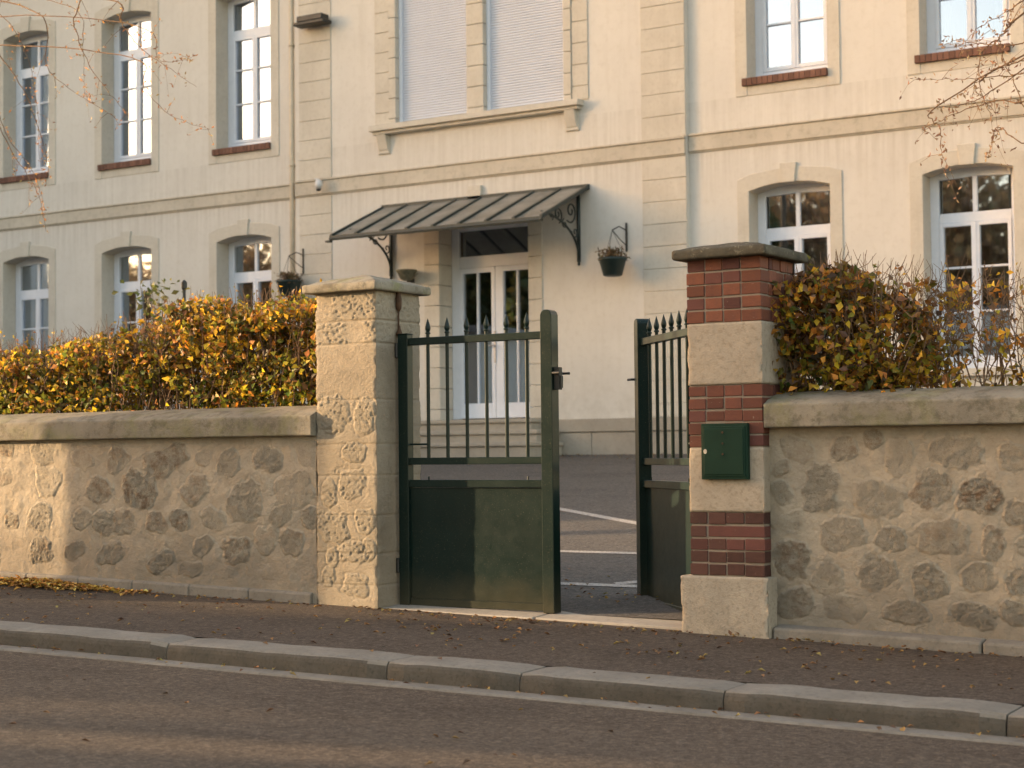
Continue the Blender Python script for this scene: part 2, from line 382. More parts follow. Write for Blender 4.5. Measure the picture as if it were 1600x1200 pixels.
# gutter strip and kerb
props(sheet('gutter', xs, lambda x, t: yk(x)-.135+.14*t, lambda x, y: ROADZ(x, y)+.009-.06*(y < yk(x)-.134), 'kerb_stone', 12), kind='structure')
joints = [-70, -40, -20, -14.1, -12.6, -11.3, -10.3, -9.3, -7.83, -6.29, -4.93, -4.2, -3.2, -2.0, -.9, .2, 10, 30]
kb = MB()
for a, b in zip(joints[:-1], joints[1:]):
    n = max(2, int((b-a)/.1)+1) if (b-a) < 3 else 6
    x_ = np.linspace(a+.004, b-.004, n)
    prof = [(0.0, -.17), (0.004, -.040), (.009, -.022), (.018, -.010), (.036, -.002), (.08, 0), (.255, .004), (.262, -.05), (.262, -.17)]
    vs_ = []
    for i, x in enumerate(x_):
        e = .012 if i in (0, n-1) else 0
        j = random.uniform(-.003, .003)
        for k, (py, pz) in enumerate(prof):
            vs_.append((x, yk(x)+py+(e if k < 4 else 0)+j, zw(x)-.045+pz+(0 if k in (0, 7, 8) else j-e*.5*(k < 7))))
    q = len(prof); fs = [(i*q+k, (i+1)*q+k, (i+1)*q+k+1, i*q+k+1) for i in range(n-1) for k in range(q-1)]
    fs += [tuple(range(q))[::-1], tuple((n-1)*q+k for k in range(q))]
    kb.add(vs_, [f[::-1] for f in fs])
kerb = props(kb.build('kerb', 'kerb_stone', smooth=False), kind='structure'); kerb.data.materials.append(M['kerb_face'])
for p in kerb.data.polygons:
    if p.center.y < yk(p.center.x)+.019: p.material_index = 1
# threshold slab in the gateway
ts = MB()
for (xa, xb) in ((-6.2, -5.13), (-5.122, -4.1)):
    pz = lambda x: .006-.012*(x+6.2)
    ts.hexa([(xa, 8.415, -.2), (xb, 8.405, -.2), (xb, 8.95, -.2), (xa, 8.95, -.2), (xa, 8.415, pz(xa)), (xb, 8.405, pz(xb)), (xb, 8.95, pz(xb)+.028), (xa, 8.95, pz(xa)+.028)])
props(ts.build('threshold_slab', 'concrete_slab', bevel=.008, seg=2), kind='structure')
# painted bay lines in the yard
def yline(pts, wd=.1):
    b = MB()
    for (xa, ya), (xb, yb) in zip(pts[:-1], pts[1:]):
        d = Vector((xb-xa, yb-ya)).normalized(); nrm = Vector((-d.y, d.x))*wd/2; k = 12
        V = []
        for i in range(k+1):
            t = i/k; px, py = xa+(xb-xa)*t, ya+(yb-ya)*t
            V += [(px-nrm.x, py-nrm.y, YZ(py-nrm.y)+.004), (px+nrm.x, py+nrm.y, YZ(py+nrm.y)+.004)]
        b.add(V, [(2*i, 2*i+2, 2*i+3, 2*i+1) for i in range(k)])
    return b
for pts in ([(-10.2, 15.28), (-4.2, 10.88)], [(-9.4, 11.07), (-3.2, 11.03)], [(-9.4, 9.65), (-3.2, 9.62)], [(-5.3, 9.70), (-4.1, 10.85)]):
    props(yline(pts).build('bay_line', 'road_paint'), kind='structure')

# ================================================================== THE SCHOOL BUILDING
BL = (-13, 20, .9)
school = empty('school_building', BL, 'cream two-storey school building with white windows across the yard', 'building')
YF, YP = 20.0, 19.925
WX = [-22.0, -19.706, -17.265, -8.4, -6.15, -3.9]
def wall_open(b, x0, x1, z0, z1, yf, yb, ops):
    xs_ = sorted(set([x0, x1]+[v for o in ops for v in o[:2]])); zs = sorted(set([z0, z1]+[v for o in ops for v in o[2:]]))
    isop = lambda i, j: (i < 0 or j < 0 or i >= len(xs_)-1 or j >= len(zs)-1) or any(o[0]-1e-6 <= xs_[i] and xs_[i+1] <= o[1]+1e-6 and o[2]-1e-6 <= zs[j] and zs[j+1] <= o[3]+1e-6 for o in ops)
    for i in range(len(xs_)-1):
        for j in range(len(zs)-1):
            if isop(i, j): continue
            a, c, d, e = xs_[i], xs_[i+1], zs[j], zs[j+1]
            b.add([(a, yf, d), (c, yf, d), (c, yf, e), (a, yf, e)], [(0, 1, 2, 3)])
            b.add([(a, yb, d), (c, yb, d), (c, yb, e), (a, yb, e)], [(3, 2, 1, 0)])
            if isop(i-1, j): b.add([(a, yf, d), (a, yf, e), (a, yb, e), (a, yb, d)], [(0, 1, 2, 3)])
            if isop(i+1, j): b.add([(c, yf, d), (c, yb, d), (c, yb, e), (c, yf, e)], [(0, 1, 2, 3)])
            if isop(i, j-1): b.add([(a, yf, d), (a, yb, d), (c, yb, d), (c, yf, d)], [(0, 1, 2, 3)])
            if isop(i, j+1): b.add([(a, yf, e), (c, yf, e), (c, yb, e), (a, yb, e)], [(0, 1, 2, 3)])
b = MB()
def wops(cs): return [o for c in cs for o in ((c-.6, c+.6, 1.80, 4.32), (c-.6, c+.6, 5.55, 8.1))]
wall_open(b, -25, -16.2, .2, 9.6, YF, YF+.4, wops(WX[:3]))
wall_open(b, -9.77, -1.0, .2, 9.6, YF, YF+.4, wops(WX[3:]))
wall_open(b, -16.2, -9.77, .2, 9.6, YP, YF+.4, [(-13.70, -12.09, 1.38, 4.22), (-14.45, -13.0, 5.56, 8.4), (-12.98, -11.47, 5.56, 8.4)])
b.build('wall', 'facade_plaster', school)
b = MB(); b.box(-25, -1, 24.5, 24.8, .2, 9.6); b.box(-25, -1, 20.4, 24.5, 1.2, 1.35); b.box(-25, -1, 20.4, 24.5, 4.55, 4.95); b.box(-25, -1, 20.4, 24.5, 8.6, 8.9)
for x in (-24.99, -20.9, -18.4, -15.9, -14.2, -11.6, -9.9, -7.3, -5.0, -1.15): b.box(x, x+.14, 20.41, 24.49, .5, 9.5)
b.build('interior', 'room', school)
b = MB(); b.add([(-25.5, 19.3, 9.85), (-.5, 19.3, 9.85), (-.5, 25.4, 9.85), (-25.5, 25.4, 9.85), (-23, 22.3, 12.8), (-3, 22.3, 12.8)], [(3, 2, 1, 0), (0, 1, 5, 4), (2, 3, 4, 5), (1, 2, 5), (3, 0, 4)])
b.build('roof', 'roof_tile', school)
b = MB(); b.box(-25.1, -.9, 19.75, 24.9, 9.55, 9.7); b.box(-25.2, -.8, 19.6, 25.0, 9.705, 9.85); b.build('cornice', 'string_stone', school, bevel=.02)
# string course
b = MB()
for (a, c, yf, z0, z1) in ((-25, -16.2, YF, 4.73, 4.96), (-16.19, -9.78, YP, 4.725, 4.97), (-9.765, -1, YF, 4.755, 5.0)):
    b.box(a, c, yf-.035, yf+.05, z0+.02, z1-.03); b.box(a-.0, c+.0, yf-.055, yf+.05, z1-.028, z1); b.box(a, c, yf-.02, yf+.05, z0, z0+.018)
b.build('string_course', 'string_stone', school, bevel=.006)
# plinth
b = MB()
b.box(-25, -16.2, YF-.05, YF+.05, .2, 1.36); b.box(-9.77, -1, YF-.05, YF+.05, .2, 1.36)
for (xa, xb) in ((-16.2, -14.05), (-11.9, -9.77)):
    n = int((xb-xa)/.55)
    for i in range(n):
        a = xa+(xb-xa)*i/n; c = xa+(xb-xa)*(i+1)/n
        b.box(a+.003, c-.003, YP-.055, YP+.03, .6, 1.185)
    b.box(xa, xb, YP-.075, YP+.03, 1.19, 1.365)
b.build('plinth', 'plinth_stone', school, bevel=.008)
# quoins and block surrounds
b = MB(); h = .2905
def blocks(b, x0, x1, yf, yb, z0, z1, off=0, gap=.0035):
    z = z0-off
    while z < z1-.01:
        a, c = max(z, z0), min(z+h, z1)
        if c-a > .03: b.box(x0, x1, yf-random.uniform(0, .002), yb, a+gap, c-gap)
        z += h
for xq in ((-16.12, -15.52), (-10.41, -9.775)):
    b = MB(); blocks(b, *xq, YP-.012, YP+.05, 1.37, 4.72, 1.37-.96); blocks(b, *xq, YP-.012, YP+.05, 4.975, 9.5)
    b.build('quoin', 'facade_stone', school, bevel=.005)
b = MB()
for (x0, x1) in ((-14.72, -14.47), (-11.45, -11.2)): blocks(b, x0, x1, YP-.015, YP+.06, 5.62, 8.7, .1)
for (x0, x1) in ((-14.467, -14.343), (-13.13, -12.85), (-11.572, -11.453)): blocks(b, x0, x1, YP-.03, 20.06, 5.62, 8.38, .2)
blocks(b, -14.72, -11.2, YP-.03, 20.06, 8.385, 8.7)
b.box(-14.735, -11.28, YP-.16, YP+.05, 5.535, 5.615); b.box(-14.70, -11.31, YP-.11, YP+.05, 5.49, 5.533)
for x in (-14.66, -11.55):
    b.slab2d([[(x, 5.22), (x+.2, 5.22), (x+.2, 5.488), (x, 5.488)]], YP-.03, YP+.03)
    b.hexa([(x+.02, YP-.04, 5.27), (x+.18, YP-.04, 5.27), (x+.18, YP, 5.25), (x+.02, YP, 5.25), (x+.02, YP-.11, 5.486), (x+.18, YP-.11, 5.486), (x+.18, YP, 5.486), (x+.02, YP, 5.486)])
b.build('double_window_surround', 'facade_stone', school, bevel=.006)
for i, (x0, x1) in enumerate(((-14.341, -13.132), (-12.848, -11.574))):
    b = MB(); z = 5.64
    while z < 8.38:
        b.hexa([(x0+.045, 20.0, z), (x1-.045, 20.0, z), (x1-.045, 20.02, z), (x0+.045, 20.02, z), (x0+.045, 20.012, z+.031), (x1-.045, 20.012, z+.031), (x1-.045, 20.02, z+.031), (x0+.045, 20.02, z+.031)])
        z += .0365
    sh = b.build('roller_shutter', 'shutter_white', school)
    b = MB(); b.box(x0, x0+.05, 19.98, 20.04, 5.617, 8.38); b.box(x1-.05, x1, 19.98, 20.04, 5.617, 8.38); b.box(x0+.052, x1-.052, 19.985, 20.03, 5.617, 5.66)
    b.build('shutter_rail', 'white_frame', sh, bevel=.003)
# wing windows ------------------------------------------------------
def arch(zs, rise, hw, n=8): return [(-hw+2*hw*i/n, zs+rise*(1-(2*i/n-1)**2)) for i in range(n+1)]
def make_window(z0, zbot, spring, rise, transom, bars, zg, upper, loc):
    O = Vector(loc); org = O
    def B(): return MB()
    crown = spring+rise
    f = B(); hw = .56; y0, y1 = .27, .325
    f.box(-hw, -.435, y0, y1, z0, crown+.03); f.box(.435, hw, y0, y1, z0, crown+.03)
    f.box(-.433, .433, y0, y1, z0, zg-.05); f.box(-.433, .433, y0, y1, transom-.058, transom+.058)
    hd = crown-.105; f.slab2d([[(-.433, hd-.02), (0, hd), (0, crown+.03), (-.433, crown+.03)], [(0, hd), (.433, hd-.02), (.433, crown+.03), (0, crown+.03)]], y0, y1)
    f.box(-.028, .028, y0+.003, y1, transom+.06, hd-.002)
    fr = f.build('window', 'white_frame', school, org=O, bevel=.004)
    for v in fr.data.vertices: v.co += O   # meshes below are drawn round the window's own origin
    for v in fr.data.vertices: pass
    def sub(b_, name, mat, **k):
        b_.v = [(x+O.x, y+O.y, z+O.z) for x, y, z in b_.v]; return b_.build(name, mat, fr, org=O, **k)
    # casements
    c = B()
    for s in (-1, 1):
        a0, a1 = (-.432, -.004) if s < 0 else (.004, .432)
        c.box(a0, a0+.045, y0-.012, y1-.006, zg-.048, transom-.06); c.box(a1-.045, a1, y0-.012, y1-.006, zg-.048, transom-.06)
        c.box(a0+.046, a1-.046, y0-.011, y1-.007, zg-.048, zg); c.box(a0+.046, a1-.046, y0-.011, y1-.007, transom-.105, transom-.06)
        for zb in bars: c.box(a0+.046, a1-.046, y0-.006, y1-.02, zb-.012, zb+.012)
    c.box(-.014, .014, y0-.02, y0-.011, zg-.04, transom-.065)
    sub(c, 'casement', 'white_frame', bevel=.003)
    p = B(); p.box(-.40, .40, y0+.026, y0+.03, zg-.02, crown+.02); sub(p, 'pane', 'window_glass')
    s_ = B(); ap = arch(spring, rise, .54); ot = lambda x: np.interp(abs(x), [.105, .55, .70], [spring+.262, spring+.212, spring+.155])
    polys = [[(-.70, zbot), (-.54, zbot), (-.54, spring), (-.70, spring)], [(.54, zbot), (.70, zbot), (.70, spring), (.54, spring)]]
    inner = ap; outer = [(x*.70/.54, 0) for x, _ in ap]; outer = [(x, ot(x)) for x, _ in outer]
    polys += [[(-.70, spring), (-.54, spring), outer[0]], [(.54, spring), (.70, spring), outer[-1]]]
    for i in range(len(ap)-1): polys.append([inner[i], inner[i+1], outer[i+1], outer[i]])
    s_.slab2d(polys, -.014, .268)
    s_.slab2d([[(-.085, crown-.012), (.085, crown-.012), (.11, spring+.315), (-.11, spring+.315)]], -.036, .2)
    if upper: s_.slab2d([[(-.5399, zbot), (.5399, zbot), (.5399, zbot+.13), (-.5399, zbot+.13)]], -.008, .05)
    sub(s_, 'surround', 'facade_stone', bevel=.005)
    k = B()
    if upper:
        n = 16
        for i in range(n):
            a = -.60+1.14*i/n; t = random.uniform(.7, 1.2); k.cur = (.17*t, .085*t, .06*t)
            k.box(a+.003, a+1.14/n-.003, -.055, .27, z0-.13, z0-.035)
        k.cur = (.2, .15, .12); k.box(-.59, .53, -.045, .265, z0-.128, z0-.042)
        sub(k, 'sill', 'brick_sill', tint=True, bevel=.003)
        q = B(); q.box(-.53, .53, .2, .33, z0-.034, z0-.002); sub(q, 'sill_board', 'white_frame')
    else:
        k.box(-.62, .62, -.07, .27, z0-.1, z0-.01); sub(k, 'sill', 'facade_stone', bevel=.006)
    # curtain
    q = B(); V = []; n = 60
    for i in range(n+1):
        x = -.45+.9*i/n
        if abs(x) < (.24 if upper else .12): x = math.copysign(.24 if upper else .12, x or 1)
        y = .42+.025*math.sin(x*75)+.01*math.sin(x*31)
        V += [(x, y, z0+.02), (x, y, crown+.05)]
    ok = [i for i in range(n) if abs(V[2*i][0]-V[2*i+2][0]) < .1 and V[2*i][0] != V[2*i+2][0]]
    q.add(V, [(2*i, 2*i+2, 2*i+3, 2*i+1) for i in ok]); sub(q, 'curtain', 'curtain', smooth=True)
    return fr
# the prototype frame is drawn at the origin of its own window: undo the offset added by build()
def place(proto, x):
    c = proto.copy(); COL.objects.link(c); c.parent = school; c.location = Vector((x, YF, 0))-Vector(BL)
    for ch in proto.children:
        d = ch.copy(); COL.objects.link(d); d.parent = c
    return c
lo = make_window(1.87, 1.86, 4.19, .08, 3.68, (3.08, 2.55), 2.02, False, (WX[0], YF, 0))
hi = make_window(5.66, 5.405, 7.96, .08, 7.44, (6.87, 6.34), 5.79, True, (WX[0], YF, 0))
for x in WX[1:]: place(lo, x); place(hi, x)
# door --------------------------------------------------------------
b = MB(); y0 = 20.23
b.box(-13.63, -13.50, y0, y0+.06, 1.40, 4.2); b.box(-12.29, -12.16, y0, y0+.06, 1.40, 4.2); b.box(-13.498, -12.292, y0, y0+.06, 3.525, 3.69); b.box(-13.498, -12.292, y0, y0+.06, 4.05, 4.2)
door = b.build('door', 'white_frame', school, bevel=.005)
for (a, c) in ((-13.497, -12.90), (-12.892, -12.293)):
    b = MB(); b.box(a, a+.06 if a < -13 else a+.13, y0-.014, y0+.045, 1.41, 3.52); b.box(c-.06 if a < -13 else c-.03, c, y0-.014, y0+.045, 1.41, 3.52)
    l, r_ = (a+.06, c-.06) if a < -13 else (a+.13, c-.03)
    b.box(l, r_, y0-.013, y0+.044, 1.41, 1.62); b.box(l, r_, y0-.013, y0+.044, 3.45, 3.52); mid = (l+r_)/2+.005; b.box(mid-.014, mid+.014, y0-.008, y0+.03, 1.62, 3.45)
    b.build('door_leaf', 'white_frame', door, bevel=.004)
b = MB(); b.box(-13.45, -12.26, y0+.02, y0+.026, 1.6, 4.06); b.build('pane', 'window_glass', door)
b = MB(); b.box(-12.915, -12.885, y0-.03, y0-.014, 2.18, 2.62); b.tube([(-12.9, y0-.03, 2.42), (-12.9, y0-.075, 2.42), (-13.02, y0-.08, 2.42)], .011); b.build('handle', 'door_metal', door)
b = MB()
for (x0, x1) in ((-13.885, -13.625), (-12.165, -11.945)): blocks(b, x0, x1, YP-.016, 20.228, 1.385, 4.25, 1.385-.96)
blocks(b, -13.885, -11.945, YP-.016, 20.228, 4.18, 4.42, 0); b.box(-13.12, -12.9, YP-.05, YP+.02, 4.43, 4.62)
b.build('door_surround', 'facade_stone', school, bevel=.006)
b = MB()
for i, (zt, fy, xr, xl) in enumerate(((1.383, 19.60, -11.93, -14.0), (1.225, 19.30, -11.66, -14.3), (1.065, 19.00, -11.60, -14.5))):
    b.box(xl, xr, fy-.03, YP-.06-.002*i, zt-.055, zt); b.box(xl+.03, xr-.03, fy, YP-.062, zt-.4, zt-.056)
b.build('steps', 'plinth_stone', school, bevel=.012, seg=2)
# canopy --------------------------------------------------------------
CX0, CX1, CZ1, CZ0, CY1, CY0 = -14.6, -11.2, 4.45, 3.90, YP-.02, YP-1.24
b = MB(); b.tube([(CX0, CY0, CZ0-.02), (CX1, CY0, CZ0-.02)], .022, 8); b.box(CX0, CX1, CY0-.012, CY0+.012, CZ0-.045, CZ0+.02)
b.box(CX0, CX1, CY1-.03, CY1+.018, CZ1-.04, CZ1+.03); b.box(CX0-.05, CX0+.03, CY0-.04, CY0+.03, CZ0-.07, CZ0-.045)
for i in range(9):
    x = CX0+.02+(CX1-CX0-.04)*i/8; e = .022
    b.hexa([(x-e, CY0, CZ0-.01), (x+e, CY0, CZ0-.01), (x+e, CY1, CZ1-.03), (x-e, CY1, CZ1-.03), (x-e, CY0, CZ0+.04), (x+e, CY0, CZ0+.04), (x+e, CY1, CZ1+.02), (x-e, CY1, CZ1+.02)])
can = b.build('canopy', 'dark_iron', school, bevel=.003)
b = MB()
b.hexa([(CX0, CY0+.01, CZ0+.006), (CX1, CY0+.01, CZ0+.006), (CX1, CY1, CZ1-.004), (CX0, CY1, CZ1-.004), (CX0, CY0+.01, CZ0+.012), (CX1, CY0+.01, CZ0+.012), (CX1, CY1, CZ1+.002), (CX0, CY1, CZ1+.002)])
b.build('glazing', 'canopy_glass', can)
def spiral(c, r, t0, t1, n=14, k=.28):
    return [(c[0], c[1]+r*math.exp(-k*(t-t0))*math.cos(t), c[2]+r*math.exp(-k*(t-t0))*math.sin(t)) for t in np.linspace(t0, t1, n)]
for x in (-14.44, -11.36):
    b = MB(); b.box(x-.02, x+.02, YP-.05, YP-.018, 3.45, 4.40); b.lathe((x, YP-.035, 3.40), [(.005, 0), (.025, .02), (.012, .045), (.028, .06), (.028, .08)], 8)
    b.tube([(x, YP-.04-.98*t, 3.60+.36*t**.5) if False else (x, YP-.04-.95*(1-math.cos(t*math.pi/2)), 3.52+.50*math.sin(t*math.pi/2)) for t in np.linspace(0, 1, 12)], .016, 6)
    b.tube([(x, CY1, 4.36), (x, CY0+.15, 3.90)], .014, 6)
    b.tube(spiral((x, YP-.24, 4.11), .17, -2.2, 7.0, 30, .17), .012, 6); b.tube(spiral((x, YP-.58, 4.03), .12, -1.2, 7.6, 30, .17), .011, 6); b.tube(spiral((x, YP-.40, 3.92), .075, 1.9, 9.0, 22, .2), .009, 6)
    b.tube(spiral((x, YP-.13, 3.84), .095, -3.2, 4.6, 22, .2), .011, 6); b.tube(spiral((x, YP-.74, 3.99), .055, -1.2, 6.0, 18, .2), .008, 6)
    b.build('bracket', 'dark_iron', can, smooth=True)
# drainpipe, camera, lamp
b = MB(); b.tube([(-16.27, 19.93, .95), (-16.27, 19.93, 9.5)], .036, 12)
for z in (1.6, 3.3, 5.2, 7.0, 8.8): b.tube([(-16.27, 19.93, z), (-16.27, 19.93, z+.05)], .042, 12); b.box(-16.29, -16.25, 19.93, 20.0, z+.01, z+.035)
b.build('drainpipe', 'cream_pipe', school, smooth=True)
t = empty('security_camera', (-15.66, YP, 4.90), 'small pale security camera on the stone band left of the canopy', 'camera')
b = MB(); b.tube([(-15.72, YP-.03, 4.94), (-15.72, YP-.14, 4.95), (-15.64, YP-.16, 4.93)], .014, 8); b.build('bracket', 'white_lens', t, smooth=True)
b = MB(); b.lathe((-15.64, YP-.16, 4.84), [(.02, -.045), (.05, -.02), (.058, .02), (.05, .07), (.03, .09)], 14); b.build('housing', 'white_lens', t, smooth=True)
b = MB(); b.lathe((-15.64, YP-.16, 4.76), [(.005, 0), (.03, .01), (.038, .035)], 14); b.build('lens', 'black_iron', t, smooth=True)
t = empty('wall_lantern', (-15.76, YP, 7.25), 'flat dark wall lamp high above the drainpipe corner', 'lamp')
b = MB(); b.box(-16.03, -15.46, YP-.26, YP-.05, 7.22, 7.27); b.box(-15.98, -15.51, YP-.24, YP-.06, 7.275, 7.36); b.build('housing', 'black_iron', t, bevel=.01)
b = MB(); b.box(-15.8, -15.7, YP-.06, YP-.012, 7.24, 7.34); b.build('wall_plate', 'black_iron', t)
# ------------------------------------------------ hanging baskets
def leaves(n, P, size, cols, nrm=None, aspect=.6, curl=.25, flat=None):
    """n leaves at positions P (n,3): kite shaped, folded on the midrib"""
    a = RNG.normal(size=(n, 3)); 
    if flat is not None: a = a*np.array([1, 1, flat])
    a /= np.linalg.norm(a, axis=1)[:, None]
    bb = RNG.normal(size=(n, 3))
    if nrm is not None: bb = bb*(1-nrm[1])+np.array(nrm[0])*nrm[1]*2.2
    nn = bb-a*(a*bb).sum(1)[:, None]; nn /= np.linalg.norm(nn, axis=1)[:, None]
    si = np.cross(nn, a); s = (size*RNG.uniform(.6, 1.35, n))[:, None]
    mid = .45
    V = np.stack([P, P+a*s*mid+si*s*aspect*.5+nn*s*curl*.4, P+a*s-nn*s*curl*.5, P+a*s*mid-si*s*aspect*.5+nn*s*curl*.4], 1).reshape(-1, 3)
    i = np.arange(n)*4; Fc = np.concatenate([np.stack([i, i+1, i+2], 1), np.stack([i, i+2, i+3], 1)])
    c = np.repeat(cols, 4, 0); return V, Fc, c
def pick(n, pal, wts, var=.25):
    pal = np.array(pal); k = RNG.choice(len(pal), n, p=np.array(wts)/sum(wts)); return np.clip(pal[k]*RNG.uniform(1-var, 1+var, (n, 1))*RNG.uniform(.92, 1.08, (n, 3)), 0, 1)
def basket(x, y, z, post, label):
    t = empty('hanging_basket', (x, YP, z), label, 'flower basket', 'hanging baskets on the school wall')
    b = MB(); b.lathe((x, y, z), [(.10, 0), (.125, .01), (.175, .20), (.19, .205), (.19, .235), (.175, .235), (.165, .20), (.12, .05)], 18); b.build('pot', 'pot_green', t, smooth=True)
    b = MB(); b.box(post-.012, post+.012, YP-.03 if x > -16 else 19.9, YP-.012 if x > -16 else 19.99, z+.34, z+.72)
    yb = YP-.03 if x > -16 else 19.93
    b.tube([(post, yb, z+.62), ((post+x)/2, (yb+y)/2, z+.66), (x, y, z+.60)], .008, 6); b.tube([(post, yb, z+.42), ((post+x)/2, (yb+y)/2, z+.50), (x, y, z+.60)], .006, 6)
    b.build('wall_bracket', 'black_iron', t)
    b = MB()
    for k in range(3): a = k*2.1+.4; b.tube([(x, y, z+.60), (x+.17*math.cos(a), y+.17*math.sin(a), z+.23)], .003, 4)
    b.build('chain', 'black_iron', t)
    n = 420; ang = RNG.uniform(0, 6.28, n); rr = RNG.uniform(0, .2, n); P = np.stack([x+rr*np.cos(ang), y+rr*np.sin(ang), z+.2+RNG.uniform(0, .14, n)], 1)
    V, Fc, c = leaves(n, P, .06, pick(n, [(.16, .10, .05), (.22, .15, .08), (.12, .11, .05)], [4, 3, 2]), aspect=.3)
    arrmesh('plant', V, [Fc], 'leaf', t, org=tuple(worldloc(t)), tint=c)
basket(-16.15, 19.70, 3.245, -16.05, 'dark flower basket hanging beside the cream drainpipe')
basket(-10.71, 19.63, 3.20, -10.65, 'dark flower basket hanging on plain wall right of the canopy')
t = empty('wall_planter', (-14.08, YP, 3.42), 'mossy grey bowl planter on the wall left of the white door', 'planter')
b = MB(); b.lathe((-14.08, YP-.16, 3.36), [(.04, 0), (.09, .02), (.14, .12), (.15, .125), (.15, .15), (.12, .15), (.1, .1)], 16); b.build('bowl', 'grey_stone_bowl', t, smooth=True)
b = MB(); b.box(-14.11, -14.05, YP-.12, YP-.012, 3.34, 3.40); b.build('bracket', 'black_iron', t)

# ================================================================== STREET WALL
RUST = [None]
def rubble_grid(x0, x1, z0f, z1, y0, stones, res, taper=(1, 1)):
    nx = int((x1-x0)/res)+1; nz = int((z1-z0f((x0+x1)/2))/res)+1
    X, T = np.meshgrid(np.linspace(x0, x1, nx), np.linspace(0, 1, nz)); Z = z0f(X)+(z1-z0f(X))*T
    wob = (fbm(X*13, Z*13, 0*X, 4, 5)-.5)*1.5; mask = np.zeros_like(X); hst = np.zeros_like(X); rust = np.zeros_like(X)
    for k, (cx, cz, a, b_) in enumerate(stones):
        sel = (np.abs(X-cx) < a*1.6) & (np.abs(Z-cz) < b_*1.6)
        if not sel.any(): continue
        th = (k*1.7) % .9-.45; dx, dz = X[sel]-cx, Z[sel]-cz
        u, v = dx*math.cos(th)+dz*math.sin(th), -dx*math.sin(th)+dz*math.cos(th)
        r_ = (np.abs(u/a)**2.5+np.abs(v/b_)**2.5)**(1/2.5)+wob[sel]*.55
        m_ = sst(1.10, .86, r_)*(.55+.45*((k*37) % 11)/10); rust[sel] = np.maximum(rust[sel], m_*(1. if (k*29) % 7 < 3 else .15)); mask[sel] = np.maximum(mask[sel], m_)
        ring = np.exp(-((r_-1.05)/.05)**2)*.20
        hst[sel] = np.maximum(hst[sel], m_*.12)-ring
    n1 = fbm(X*22, Z*22, 0*X, 3, 31); n2 = fbm(X*66, Z*66, 0*X, 3, 47); rid = 1-np.abs(2*n2-1)
    h_ = hst*.014+mask*((n1-.5)*.014+(rid-.7)*.013)+(1-mask)*((fbm(X*5, Z*5, 0*X, 3, 9)-.5)*.016+(fbm(X*16, Z*16, 0*X, 2, 12)-.5)*.008+(n2-.5)*.004)
    e = sst(0, .03, X-x0) if taper[0] else 1; e2 = sst(0, .03, x1-X) if taper[1] else 1
    h_ = h_*e*e2
    gr = sst(.50, 0, Z-zw(X)+(fbm(X*3, Z*5, 0*X, 4, 77)-.5)*.75)*.75
    mask = np.clip(mask+sst(.62, .75, fbm(X*11, Z*11, 0*X, 4, 91))*.5, 0, 1)
    RUST[0] = rust; return X, y0-h_, Z, mask, gr, (nx, nz)
def px2w(lst, ox, oy, s, yw):
    """stone outlines measured on the wall: centre and half size, in metres"""
    out_ = []
    C = Vector((0, 0, .93))
    for (a, b_, c, d) in lst:
        def hit(px, py):
            q = fw+rt*(px-800)/F_PX-up*(py-600)/F_PX; k = yw/q.y; return C+q*k
        p = hit(ox+a/s, oy+b_/s); q = hit(ox+(a+c)/s, oy+(b_+d)/s)
        out_.append((p.x, p.z, abs(q.x-p.x), abs(p.z-q.z)))
    return out_
SL = px2w([(235,260,55,45),(375,260,50,50),(580,265,88,60),(735,255,30,40),(848,272,50,55),(1005,262,72,52),(1215,245,88,57),(305,390,52,60),(465,390,72,75),(700,380,62,65),(910,435,72,80),(1110,390,75,75),(235,505,40,45),(330,520,55,50),(405,520,50,60),(545,520,50,52),(640,515,45,45),(775,500,50,48),(1060,495,45,40),(1185,500,42,45),(735,620,45,40),(870,640,60,55),(1000,595,50,58),(1105,600,55,60),(60,500,50,60),(85,350,50,70),(70,240,50,45),(560,690,60,40),(350,650,60,45),(200,640,45,40),(60,640,50,55),(680,720,50,35)], 40, 620, 2.667, 8.385)
SR = px2w([(165,305,68,45),(340,305,62,52),(462,265,38,40),(560,345,65,78),(780,320,110,65),(255,455,75,88),(470,490,105,78),(690,455,80,82),(880,490,88,78),(100,380,40,28),(100,470,40,50),(130,600,70,45),(340,635,95,68),(530,655,58,48),(735,650,105,78),(925,665,45,70),(140,725,72,78),(285,805,62,62),(470,790,78,72),(680,825,78,78),(865,805,70,60),(150,905,75,60),(360,925,82,58),(590,940,85,50),(860,955,95,55),(1010,340,70,60),(1030,560,70,60),(1050,820,80,60),(1090,690,60,60),(1160,400,80,70),(1180,560,70,70),(1200,880,80,60),(1010,940,60,50),(1200,720,70,60)], 1180, 580, 2.5, 8.46)
SP = px2w([(1280,75,62,78),(1412,70,42,72),(1370,240,50,40),(1360,360,62,68),(1280,545,62,70),(1415,520,42,50),(1365,650,62,48),(1275,670,28,40),(1375,790,62,52),(1262,745,26,45),(1265,400,30,60),(1430,640,30,50)], 40, 620, 2.667, 8.385)
def fill(L, xa, xb):
    for i in range(int((xb-xa)/.27)):
        for j in range(4): L.append((xa+.27*(i+.5)+random.uniform(-.05, .05)+.13*(j % 2), zw(xa)+.16+.25*j+random.uniform(-.04, .04), random.uniform(.07, .125), random.uniform(.06, .10)))
fill(SL, -10.75, -9.3); fill(SR, -1.85, 1.3)
wl = empty('rubble_wall', (-9, 8.6, 0), 'rubble garden wall with weathered coping left of the pale stone pillar', 'wall', 'garden walls either side of the gate')
X, Y, Z, mk_, gm_, (nx, nz) = rubble_grid(-10.8, -6.67, lambda x: zw(x)-.06, 1.06, 8.392, SL, .0065, (1, 0))
